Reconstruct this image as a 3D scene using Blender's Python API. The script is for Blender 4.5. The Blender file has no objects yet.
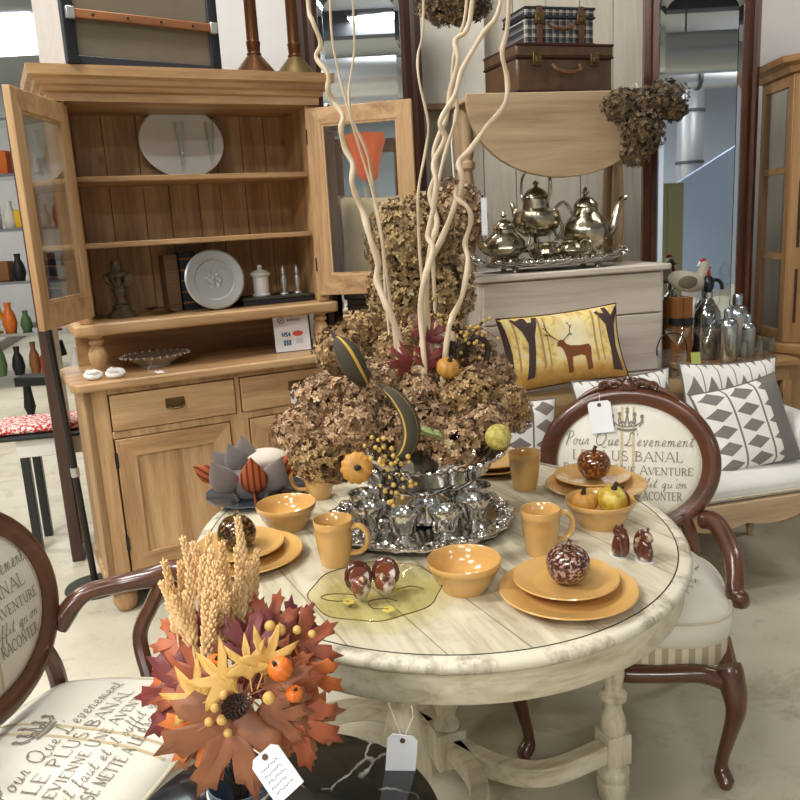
import bpy, bmesh, math, random
from mathutils import Vector, Matrix, noise
random.seed(7)
C = bpy.context.scene.collection
SC = bpy.context.scene
PI = math.pi
def lin(c):
    return tuple((x / 12.92 if x <= .04045 else ((x + .055) / 1.055) ** 2.4) for x in (v / 255 for v in c))
# ------------------------------------------------------------------ camera
CAM = Vector((0, 0, 1.5))
TH, RO = math.radians(12.3), math.radians(3.2)
FW = Vector((0, math.cos(TH), -math.sin(TH)))
_u0 = Vector((0, math.sin(TH), math.cos(TH)))
RT = Vector((1, 0, 0)) * math.cos(RO) - _u0 * math.sin(RO)
UP = Vector((1, 0, 0)) * math.sin(RO) + _u0 * math.cos(RO)
cd = bpy.data.cameras.new('camera'); cam = bpy.data.objects.new('camera', cd); C.objects.link(cam)
cd.sensor_width = 36; cd.lens = 36; cd.clip_start = .05; cd.clip_end = 100
m3 = Matrix((RT, UP, -FW)).transposed()
cam.matrix_world = Matrix.Translation(CAM) @ m3.to_4x4()
SC.camera = cam
# ------------------------------------------------------------------ world, lights, exposure
w = bpy.data.worlds.new('world'); SC.world = w; w.use_nodes = True
bg = w.node_tree.nodes['Background']; bg.inputs[0].default_value = (.93, .96, 1, 1); bg.inputs[1].default_value = .24
def area(name, loc, rot, sx, sy, power, col=(1, .985, .955)):
    l = bpy.data.lights.new(name, 'AREA'); l.shape = 'RECTANGLE'; l.size = sx; l.size_y = sy; l.energy = power; l.color = col
    o = bpy.data.objects.new(name, l); C.objects.link(o); o.location = loc; o.rotation_euler = rot; return o
for x, y, p in ((-2.8, 1.0, 150), (-.8, 2.8, 66), (3.6, 3.4, 40), (-2.2, -1.6, 130), (.4, -3.4, 95), (-4.6, 4.2, 110), (-3.5, 8.5, 170), (-2.6, -6.2, 330), (3.0, -8.5, 130), (6.5, -6, 140)):
    area('shop_and_fill_lamp', (x, y, 4.3), (0, 0, .2), 1.6, .45, p)  # shop lights, plus lamps added to brighten the fronts and the mirrored rear
SC.view_settings.view_transform = 'Standard'; SC.view_settings.look = 'None'
SC.view_settings.gamma = 1; SC.view_settings.use_curve_mapping = False
SC.view_settings.exposure = 0.16
SC.cycles.use_denoising = True
SC.cycles.max_bounces = 8; SC.cycles.transmission_bounces = 8; SC.cycles.transparent_max_bounces = 8
SC.cycles.caustics_reflective = False; SC.cycles.caustics_refractive = False
SC.cycles.sample_clamp_indirect = 4
# ------------------------------------------------------------------ where a pixel's ray meets a plane
def ray(x, y): return FW + RT * ((x - 400) / 800) - UP * ((y - 400) / 800)
def P(x, y, z):
    d = ray(x, y); return CAM + d * ((z - CAM.z) / d.z)
def V(x, y, Y):
    d = ray(x, y); return CAM + d * (Y / d.y)
# ------------------------------------------------------------------ materials
MATS = {}
def nt(name):
    m = bpy.data.materials.new(name); m.use_nodes = True; t = m.node_tree
    b = t.nodes['Principled BSDF']; MATS[name] = m; return m, t, b
def N(t, typ, **kw):
    n = t.nodes.new(typ)
    for k, v in kw.items():
        if k.startswith('i_'):
            key = k[2:]; key = int(key) if key.isdigit() else key.replace('_', ' ')
            n.inputs[key].default_value = v
        else: setattr(n, k, v)
    return n
def L(t, a, b): t.links.new(a, b)
def ramp(t, fac, stops):
    r = t.nodes.new('ShaderNodeValToRGB'); e = r.color_ramp.elements
    while len(e) < len(stops): e.new(.5)
    for q, (p, c) in zip(e, stops): q.position = p; q.color = (*c[:3], 1)
    L(t, fac, r.inputs[0]); return r.outputs[0]
def mixc(t, f, a, b, mode='MIX'):
    n = t.nodes.new('ShaderNodeMix'); n.data_type = 'RGBA'; n.blend_type = mode
    for s, v in ((0, f), (6, a), (7, b)):
        if hasattr(v, 'default_value'): L(t, v, n.inputs[s])
        else: n.inputs[s].default_value = v if s == 0 else (*v[:3], 1)
    return n.outputs[2]
def math_(t, op, a, b=None, c=None):
    n = t.nodes.new('ShaderNodeMath'); n.operation = op
    for i, v in enumerate((a, b, c)):
        if v is None: continue
        if hasattr(v, 'default_value'): L(t, v, n.inputs[i])
        else: n.inputs[i].default_value = v
    return n.outputs[0]
def coord(t, scale=(1, 1, 1), kind='Object', rot=(0, 0, 0)):
    tc = t.nodes.new('ShaderNodeTexCoord'); mp = t.nodes.new('ShaderNodeMapping')
    mp.inputs['Scale'].default_value = scale; mp.inputs['Rotation'].default_value = rot
    L(t, tc.outputs[kind], mp.inputs[0]); return mp.outputs[0]
def noise_(t, vec, sc, det=3, rough=.55, dist=0):
    n = N(t, 'ShaderNodeTexNoise', i_Scale=sc, i_Detail=det, i_Roughness=rough, i_Distortion=dist)
    if vec is not None: L(t, vec, n.inputs['Vector'])
    return n.outputs['Fac']
def bump(t, b, h, s=.2, d=.01):
    n = N(t, 'ShaderNodeBump', i_Strength=s, i_Distance=d); L(t, h, n.inputs['Height']); L(t, n.outputs[0], b.inputs['Normal'])
def plain(name, c, rough=.5, metal=0., spec=.5, coat=0., sheen=0., var=0., vs=20., alpha=None):
    m, t, b = nt(name); c = lin(c)
    b.inputs['Base Color'].default_value = (*c, 1); b.inputs['Roughness'].default_value = rough; b.inputs['Metallic'].default_value = metal
    b.inputs['Specular IOR Level'].default_value = spec; b.inputs['Coat Weight'].default_value = coat; b.inputs['Sheen Weight'].default_value = sheen
    if var:
        f = noise_(t, coord(t), vs, 4)
        L(t, ramp(t, f, [(.25, [x * (1 - var) for x in c]), (.75, [min(1, x * (1 + var)) for x in c])]), b.inputs['Base Color'])
    return m
def wood(name, stops, axis=2, rough=.5, coat=0., fine=40., knots=False, bumpy=.08):
    """grain runs along local axis"""
    m, t, b = nt(name); sc = [1., 1., 1.]; sc[axis] = .07
    oi = N(t, 'ShaderNodeObjectInfo'); tc = t.nodes.new('ShaderNodeTexCoord')
    ad = N(t, 'ShaderNodeVectorMath', operation='ADD'); L(t, tc.outputs['Object'], ad.inputs[0])
    L(t, oi.outputs['Random'], ad.inputs[1])
    mp = t.nodes.new('ShaderNodeMapping'); mp.inputs['Scale'].default_value = sc; L(t, ad.outputs[0], mp.inputs[0])
    a = noise_(t, mp.outputs[0], 14, 3, .6, .6); f = noise_(t, mp.outputs[0], fine * 3, 3, .7)
    mx = math_(t, 'ADD', math_(t, 'MULTIPLY', a, .72), math_(t, 'MULTIPLY', f, .28))
    col = ramp(t, mx, [(p, lin(c)) for p, c in stops])
    if knots:
        vm = t.nodes.new('ShaderNodeMapping'); s2 = [3.2, 3.2, 3.2]; s2[axis] = 1.6; vm.inputs['Scale'].default_value = s2; L(t, ad.outputs[0], vm.inputs[0])
        vo = N(t, 'ShaderNodeTexVoronoi', i_Scale=1.5); L(t, vm.outputs[0], vo.inputs['Vector'])
        k = ramp(t, vo.outputs['Distance'], [(0, (.75, .75, .75)), (.05, (.35, .35, .35)), (.09, (0, 0, 0))])
        col = mixc(t, k, col, lin((84, 52, 28)))
    L(t, col, b.inputs['Base Color']); b.inputs['Roughness'].default_value = rough; b.inputs['Coat Weight'].default_value = coat
    b.inputs['Coat Roughness'].default_value = .15
    bump(t, b, f, bumpy, .004); return m
PINE = [(.32, (144, 106, 68)), (.5, (184, 145, 102)), (.68, (208, 173, 129))]
PIND = [(.32, (136, 98, 62)), (.5, (180, 140, 96)), (.68, (206, 168, 122))]
for i, n in enumerate('xyz'):
    wood('pine_' + n, PINE, i, .48, .1, knots=True)
    wood('pine_back_' + n, PIND, i, .55, .05, knots=True)
    wood('mahogany_' + n, [(.3, (56, 30, 19)), (.5, (88, 50, 32)), (.7, (112, 68, 44))], i, .28, .5)
    wood('dark_wood_' + n, [(.3, (40, 22, 15)), (.5, (60, 34, 23)), (.7, (80, 46, 30))], i, .35, .3)
    wood('oak_' + n, [(.3, (154, 126, 94)), (.5, (184, 156, 122)), (.7, (200, 174, 140))], i, .5, .1)
    wood('honey_' + n, [(.3, (130, 94, 56)), (.5, (164, 124, 80)), (.7, (186, 148, 102))], i, .42, .2)
    wood('whitewash_' + n, [(.25, (192, 178, 162)), (.5, (222, 210, 196)), (.75, (234, 225, 214))], i, .6)
    wood('wall_board_' + n, [(.25, (186, 176, 158)), (.5, (212, 203, 186)), (.75, (224, 216, 202))], i, .7)
wood('slat_x', [(.3, (104, 62, 34)), (.5, (142, 90, 52)), (.7, (168, 112, 68))], 0, .5)
def cream_paint(name, axis, top=False):
    m, t, b = nt(name)
    sc = [1., 1., 1.]; sc[axis] = .12; v = coord(t, sc)
    f = noise_(t, v, 30, 4, .65, .3); g = noise_(t, coord(t), 5, 4, .6)
    base = ramp(t, f, [(.28, lin((162, 150, 122))), (.5, lin((202, 193, 168))), (.72, lin((218, 211, 190)))])
    worn = ramp(t, g, [(.60, (0, 0, 0)), (.74, (.55, .55, .55))])
    col = mixc(t, worn, base, lin((148, 134, 108)))
    if top:                               # seams between the boards of the top
        tc = t.nodes.new('ShaderNodeTexCoord'); sp = t.nodes.new('ShaderNodeSeparateXYZ'); L(t, coord(t, (1, 1, 1), 'Object', (0, 0, math.radians(-7))), sp.inputs[0])
        fr = math_(t, 'FRACT', math_(t, 'MULTIPLY_ADD', sp.outputs[0], 7.2, .5))
        d = math_(t, 'ABSOLUTE', math_(t, 'SUBTRACT', fr, .5))
        seam = math_(t, 'LESS_THAN', d, .012)
        col = mixc(t, math_(t, 'MULTIPLY', seam, .65), col, lin((96, 86, 68)))
    L(t, col, b.inputs['Base Color']); b.inputs['Roughness'].default_value = .42; bump(t, b, f, .1, .003); return m
cream_paint('cream_paint_x', 0); cream_paint('cream_apron', 0); cream_paint('cream_paint_z', 2); cream_paint('cream_top', 1, True)
m, t, b = nt('worn_edge')                # the rubbed rim of the table
f = noise_(t, coord(t, (1, 1, .4)), 7, 6, .75)
L(t, ramp(t, f, [(.5, lin((214, 207, 186))), (.58, lin((176, 167, 146))), (.68, lin((96, 92, 88)))]), b.inputs['Base Color']); b.inputs['Roughness'].default_value = .45
m, t, b = nt('concrete')
v = coord(t); f = noise_(t, v, 1.1, 6, .62, .4); g = noise_(t, v, 9, 6, .7); h = noise_(t, v, 3.2, 5, .75, 1.2)
c = ramp(t, f, [(.3, lin((166, 158, 136))), (.5, lin((188, 181, 160))), (.7, lin((202, 196, 177)))])
c = mixc(t, ramp(t, h, [(.52, (0, 0, 0)), (.68, (.65, .65, .65))]), c, lin((150, 140, 114)))
c = mixc(t, ramp(t, g, [(.58, (0, 0, 0)), (.70, (.45, .45, .45))]), c, lin((118, 108, 90)))
L(t, c, b.inputs['Base Color']); b.inputs['Roughness'].default_value = .5; bump(t, b, g, .12, .004)
plain('wall_white', (214, 210, 206), .8, var=.05, vs=3)
plain('wall_blue', (196, 206, 220), .8); plain('ceiling_grey', (190, 194, 198), .8); plain('steel_duct', (190, 194, 198), .35, .7); plain('beam_dark', (66, 70, 76), .6)
m, t, b = nt('mirror'); b.inputs['Base Color'].default_value = (.9, .92, .93, 1); b.inputs['Metallic'].default_value = 1; b.inputs['Roughness'].default_value = .015
def glass(name, c, rough=0., a=.16, tint=None):
    """thin clear glass: mostly see-through with a mirror-like fresnel reflection"""
    m = bpy.data.materials.new(name); m.use_nodes = True; t = m.node_tree; t.nodes.clear(); MATS[name] = m
    o = N(t, 'ShaderNodeOutputMaterial'); tr = N(t, 'ShaderNodeBsdfTransparent'); gl = N(t, 'ShaderNodeBsdfGlossy', i_Roughness=rough + .02)
    tr.inputs[0].default_value = (*lin(c), 1); gl.inputs[0].default_value = (1, 1, 1, 1)
    fr = N(t, 'ShaderNodeLayerWeight', i_Blend=.35); mx = N(t, 'ShaderNodeMixShader')
    k = math_(t, 'MULTIPLY_ADD', fr.outputs['Facing'], tint or .6, a * .5)
    L(t, k, mx.inputs[0]); L(t, tr.outputs[0], mx.inputs[1]); L(t, gl.outputs[0], mx.inputs[2]); L(t, mx.outputs[0], o.inputs[0]); return m
glass('pane_glass', (246, 248, 247), 0, .18, .95); glass('clear_glass', (250, 252, 251), 0, .06, .4); glass('green_glass', (252, 251, 234), .0, .05, .12); glass('smoke_glass', (168, 172, 166), .12, .5, .7)
m, t, b = nt('silver'); b.inputs['Base Color'].default_value = (.86, .84, .8, 1); b.inputs['Metallic'].default_value = 1; b.inputs['Roughness'].default_value = .12
m, t, b = nt('silver_satin'); b.inputs['Base Color'].default_value = (.92, .9, .87, 1); b.inputs['Metallic'].default_value = .8; b.inputs['Roughness'].default_value = .3
m, t, b = nt('silver_chased'); b.inputs['Base Color'].default_value = (.8, .77, .72, 1); b.inputs['Metallic'].default_value = 1; b.inputs['Roughness'].default_value = .16
f = N(t, 'ShaderNodeTexVoronoi', i_Scale=70.); L(t, coord(t), f.inputs['Vector']); bump(t, b, f.outputs['Distance'], .9, .012)
m, t, b = nt('tarnished_silver')
f = noise_(t, coord(t), 14, 4); L(t, ramp(t, f, [(.3, lin((150, 136, 104))), (.7, lin((214, 206, 186)))]), b.inputs['Base Color']); b.inputs['Metallic'].default_value = 1; b.inputs['Roughness'].default_value = .2
m, t, b = nt('pewter'); f = N(t, 'ShaderNodeTexVoronoi', i_Scale=60.); L(t, coord(t), f.inputs['Vector'])
b.inputs['Base Color'].default_value = (.55, .55, .54, 1); b.inputs['Metallic'].default_value = .85; b.inputs['Roughness'].default_value = .38; bump(t, b, f.outputs['Distance'], .5, .006)
plain('pewter_plain', (186, 186, 184), .38, .6); plain('dark_bronze', (122, 112, 92), .5, .4, var=.4, vs=40)
plain('brass_dark', (110, 90, 54), .4, .8, var=.3); plain('copper', (104, 66, 38), .25, .7); plain('steel', (200, 204, 206), .2, 1.)
plain('iron', (34, 32, 30), .5, .3); plain('iron_green', (70, 72, 62), .55, .3, var=.3, vs=12)
plain('yellow_glaze', (206, 162, 96), .16, coat=.5, var=.05, vs=8)
plain('white_glaze', (224, 222, 216), .2, coat=.3); plain('dark_glaze', (70, 74, 82), .2, coat=.4)
plain('paper', (238, 238, 240), .7); plain('ink', (70, 66, 80), .7); plain('string', (222, 214, 196), .8)
plain('black_plastic', (24, 24, 26), .3); plain('white_plastic', (232, 232, 232), .4)
def fabric(name, c, sc=400., var=.06, sheen=.2):
    m, t, b = nt(name); c = lin(c); v = coord(t); f = noise_(t, v, sc, 2); g = noise_(t, v, 6, 3)
    col = ramp(t, g, [(.3, [x * (1 - var) for x in c]), (.7, [min(1, x * (1 + var)) for x in c])])
    L(t, col, b.inputs['Base Color']); b.inputs['Roughness'].default_value = .9; b.inputs['Sheen Weight'].default_value = sheen; bump(t, b, f, .15, .002); return m
fabric('linen', (224, 218, 204)); fabric('linen_print', (124, 116, 106)); fabric('linen_stripe', (196, 178, 140)); fabric('piping', (202, 192, 168))
fabric('settee_linen', (222, 219, 212)); fabric('khaki', (142, 116, 74)); fabric('cream_cushion', (236, 216, 172)); fabric('grey_felt', (118, 108, 104), 200); fabric('light_felt', (206, 192, 178), 200)
fabric('charcoal', (108, 102, 98)); fabric('burlap', (112, 102, 84), 250)
def stripes(name, c1, c2, sc, axis=0, duty=.5):
    m, t, b = nt(name); tc = t.nodes.new('ShaderNodeTexCoord'); sp = t.nodes.new('ShaderNodeSeparateXYZ'); L(t, tc.outputs['UV' if axis == 'u' or axis == 'v' else 'Object'], sp.inputs[0])
    k = {'u': 0, 'v': 1}.get(axis, axis)
    fr = math_(t, 'FRACT', math_(t, 'MULTIPLY', sp.outputs[k], sc)); f = math_(t, 'LESS_THAN', fr, duty)
    L(t, mixc(t, f, lin(c1), lin(c2)), b.inputs['Base Color']); b.inputs['Roughness'].default_value = .85; return m
stripes('stripe_skirt', (216, 206, 182), (178, 162, 130), 30., 0); stripes('rust_stripe', (168, 84, 40), (98, 42, 20), 60., 0, .4)
stripes('gourd_stripe', (64, 58, 44), (200, 158, 66), 1., 'v', .13)
def speckle(name, a, b_, sc, thr=.5, rough=.15, coat=.6):
    m, t, b = nt(name); f = noise_(t, coord(t), sc, 2, .5); L(t, ramp(t, f, [(thr - .05, lin(a)), (thr + .05, lin(b_))]), b.inputs['Base Color'])
    b.inputs['Roughness'].default_value = rough; b.inputs['Coat Weight'].default_value = coat; return m
speckle('apple_brown', (70, 34, 22), (176, 140, 128), 144, .55); speckle('apple_rust', (88, 42, 16), (150, 92, 44), 119, .52); speckle('apple_dark', (44, 26, 14), (132, 92, 40), 136, .56)
speckle('shell_brown', (120, 64, 36), (226, 214, 206), 30, .5); speckle('figure_brown', (84, 42, 26), (196, 172, 150), 42, .6)
speckle('squash_yellow', (176, 144, 40), (206, 184, 84), 40, .5, .4, .1); speckle('ball_green', (164, 150, 70), (190, 178, 100), 90, .5, .8, 0)
plain('pumpkin_tan', (190, 136, 58), .5, var=.15, vs=30); plain('pumpkin_orange', (222, 112, 34), .35, var=.15, vs=30); plain('berry', (206, 166, 92), .4, var=.15, vs=60); plain('berry_gold', (196, 164, 84), .4, var=.2, vs=60)
plain('stem_dark', (44, 36, 24), .7); plain('cone_dark', (58, 38, 26), .6, var=.3, vs=60); plain('wheat', (236, 202, 150), .7, var=.15, vs=60); plain('willow', (214, 194, 166), .55, var=.12, vs=14)
def leafm(name, a, b_, tr=.15):
    m, t, b = nt(name); f = noise_(t, coord(t), 22, 4, .6); oi = N(t, 'ShaderNodeObjectInfo')
    fac = math_(t, 'ADD', math_(t, 'MULTIPLY', f, .8), math_(t, 'MULTIPLY', oi.outputs['Random'], .25))
    L(t, ramp(t, fac, [(.3, lin(a)), (.75, lin(b_))]), b.inputs['Base Color']); b.inputs['Roughness'].default_value = .55; return m
leafm('leaf_rust', (128, 60, 36), (182, 98, 58)); leafm('leaf_brown', (120, 72, 46), (170, 108, 70)); leafm('leaf_burgundy', (84, 26, 34), (128, 52, 44)); leafm('leaf_yellow', (184, 136, 58), (212, 172, 92)); leafm('leaf_orange', (176, 86, 34), (214, 122, 56)); leafm('leaf_green', (110, 128, 70), (170, 182, 120)); leafm('leaf_dry', (104, 70, 40), (150, 108, 66))
def floret(name, stops):
    m, t, b = nt(name); a = N(t, 'ShaderNodeAttribute', attribute_name='tint'); oi = N(t, 'ShaderNodeObjectInfo')
    f = math_(t, 'ADD', math_(t, 'MULTIPLY', a.outputs['Fac'], .85), math_(t, 'MULTIPLY', oi.outputs['Random'], .15))
    L(t, ramp(t, f, [(p, lin(c)) for p, c in stops]), b.inputs['Base Color']); b.inputs['Roughness'].default_value = .75; b.inputs['Sheen Weight'].default_value = .1; return m
floret('hydrangea', [(0, (70, 48, 30)), (.3, (132, 100, 68)), (.65, (184, 148, 110)), (1, (228, 198, 162))])
floret('hydrangea_gold', [(0, (66, 46, 24)), (.3, (122, 92, 54)), (.65, (168, 134, 86)), (1, (206, 176, 126))])
floret('hydrangea_khaki', [(0, (100, 78, 46)), (.35, (146, 118, 76)), (.7, (180, 152, 104)), (1, (206, 182, 138))])
floret('hydrangea_dark', [(0, (54, 42, 28)), (.4, (92, 74, 50)), (.75, (128, 106, 76)), (1, (160, 136, 102))])
m, t, b = nt('marble_black')
v = coord(t); vo = N(t, 'ShaderNodeTexVoronoi', feature='DISTANCE_TO_EDGE', i_Scale=6.5); wv = noise_(t, v, 9, 4)
ad = N(t, 'ShaderNodeVectorMath', operation='ADD'); L(t, v, ad.inputs[0]); sc_ = N(t, 'ShaderNodeVectorMath', operation='SCALE', i_Scale=.09)
nn = N(t, 'ShaderNodeTexNoise', i_Scale=8., i_Detail=5.); L(t, v, nn.inputs['Vector']); L(t, nn.outputs['Color'], sc_.inputs[0]); L(t, sc_.outputs[0], ad.inputs[1]); L(t, ad.outputs[0], vo.inputs['Vector'])
f1 = ramp(t, vo.outputs['Distance'], [(0, (1, 1, 1)), (.009, (.5, .5, .5)), (.016, (0, 0, 0))])
f2 = ramp(t, noise_(t, v, 7, 2), [(.47, (0, 0, 0)), (.6, (1, 1, 1))])
L(t, mixc(t, math_(t, 'MULTIPLY', f1, f2), lin((16, 16, 18)), lin((196, 192, 184))), b.inputs['Base Color']); b.inputs['Roughness'].default_value = .12; b.inputs['Coat Weight'].default_value = .3
plain('gold_edge', (150, 116, 60), .35, .7); plain('galvanized', (104, 118, 134), .45, .4, var=.15, vs=10)
plain('trunk_side', (198, 190, 184), .75, var=.06); plain('trunk_black', (44, 46, 52), .5); plain('suitcase_brown', (88, 64, 42), .4, coat=.2, var=.3, vs=18); plain('suitcase_rim', (58, 26, 20), .4)
# woven diamond cushions
def diamonds(name, ax, ay):
    m, t, b = nt(name); tc = t.nodes.new('ShaderNodeTexCoord'); sp = t.nodes.new('ShaderNodeSeparateXYZ'); L(t, tc.outputs['UV'], sp.inputs[0])
    fx = math_(t, 'FRACT', math_(t, 'MULTIPLY', sp.outputs[0], ax)); fy = math_(t, 'FRACT', math_(t, 'MULTIPLY', sp.outputs[1], ay))
    dx = math_(t, 'ABSOLUTE', math_(t, 'SUBTRACT', fx, .5)); dy = math_(t, 'ABSOLUTE', math_(t, 'SUBTRACT', fy, .5))
    dia = math_(t, 'LESS_THAN', math_(t, 'ADD', math_(t, 'MULTIPLY', dx, 1.2), math_(t, 'MULTIPLY', dy, 1.2)), .5)
    line = math_(t, 'GREATER_THAN', dx, .465); k = math_(t, 'MAXIMUM', math_(t, 'MULTIPLY', dia, math_(t, 'LESS_THAN', dx, .42)), line)
    f = noise_(t, coord(t), 500, 2)
    L(t, mixc(t, k, lin((228, 224, 218)), lin((124, 116, 110))), b.inputs['Base Color']); b.inputs['Roughness'].default_value = .9; bump(t, b, f, .15, .002)
diamonds('diamond_small', 3., 5.); diamonds('diamond_tall', 6., 2.2)
m, t, b = nt('autumn_wood_print')
tc = t.nodes.new('ShaderNodeTexCoord'); sp = t.nodes.new('ShaderNodeSeparateXYZ'); L(t, tc.outputs['UV'], sp.inputs[0])
n1 = noise_(t, coord(t, (5, 2.2, 1), 'UV'), 3, 5, .65, .6)
c1 = ramp(t, n1, [(.25, lin((176, 136, 100))), (.4, lin((232, 196, 120))), (.53, lin((248, 224, 136))), (.66, lin((238, 222, 200)))])
du = math_(t, 'SUBTRACT', sp.outputs[0], .56); dv = math_(t, 'SUBTRACT', sp.outputs[1], .6)
rad = math_(t, 'SQRT', math_(t, 'ADD', math_(t, 'MULTIPLY', math_(t, 'MULTIPLY', du, du), 4.), math_(t, 'MULTIPLY', dv, dv)))
c1 = mixc(t, ramp(t, rad, [(.08, (.85, .85, .85)), (.42, (0, 0, 0))]), c1, lin((250, 240, 206)))
c1 = mixc(t, ramp(t, sp.outputs[1], [(.18, (.85, .85, .85)), (.34, (0, 0, 0))]), c1, mixc(t, n1, lin((176, 118, 52)), lin((232, 176, 84))))
L(t, c1, b.inputs['Base Color']); b.inputs['Roughness'].default_value = .85
plain('print_trunk', (76, 56, 54), .85); plain('print_far', (188, 148, 100), .85); plain('print_deer', (128, 72, 34), .85); plain('print_dark', (84, 52, 30), .85)
# tartan
m, t, b = nt('tartan'); tc = t.nodes.new('ShaderNodeTexCoord'); sp = t.nodes.new('ShaderNodeSeparateXYZ'); L(t, tc.outputs['Object'], sp.inputs[0])
def band(src, sc, lo): return math_(t, 'LESS_THAN', math_(t, 'FRACT', math_(t, 'MULTIPLY', src, sc)), lo)
k = math_(t, 'ADD', band(sp.outputs[0], 30, .42), band(sp.outputs[2], 30, .42)); k2 = math_(t, 'ADD', band(sp.outputs[0], 30, .1), band(sp.outputs[2], 30, .1))
c1 = ramp(t, math_(t, 'MULTIPLY', k, .5), [(0, lin((46, 48, 54))), (.5, lin((96, 92, 92))), (1, lin((170, 164, 156)))])
c1 = mixc(t, math_(t, 'MULTIPLY', k2, .4), c1, lin((210, 200, 186))); L(t, c1, b.inputs['Base Color']); b.inputs['Roughness'].default_value = .8
m, t, b = nt('orange_glass_glow'); b.inputs['Base Color'].default_value = (*lin((240, 110, 60)), 1); b.inputs['Roughness'].default_value = .2; b.inputs['Emission Color'].default_value = (*lin((255, 130, 80)), 1); b.inputs['Emission Strength'].default_value = .35  # faint glow put into the vase's glass, which is no lamp
for n, c in (('sign_grey', (150, 158, 172)), ('sign_blue', (40, 70, 128)), ('sign_red', (226, 96, 66)), ('sign_teal', (62, 112, 150)), ('sign_black', (34, 36, 44)), ('lime', (196, 208, 112)), ('toy_yellow', (236, 184, 30)), ('toy_red', (176, 40, 34)), ('toy_white', (226, 222, 214)), ('toy_green', (86, 112, 70)), ('rooster_body', (196, 186, 168)), ('rooster_wing', (112, 100, 82)), ('comb_red', (176, 40, 36)), ('book_brown', (142, 90, 44)), ('book_black', (30, 30, 32)), ('book_navy', (30, 34, 44)), ('book_spine', (120, 92, 70)), ('leather', (96, 62, 38))):
    plain(n, c, .55)
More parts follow.
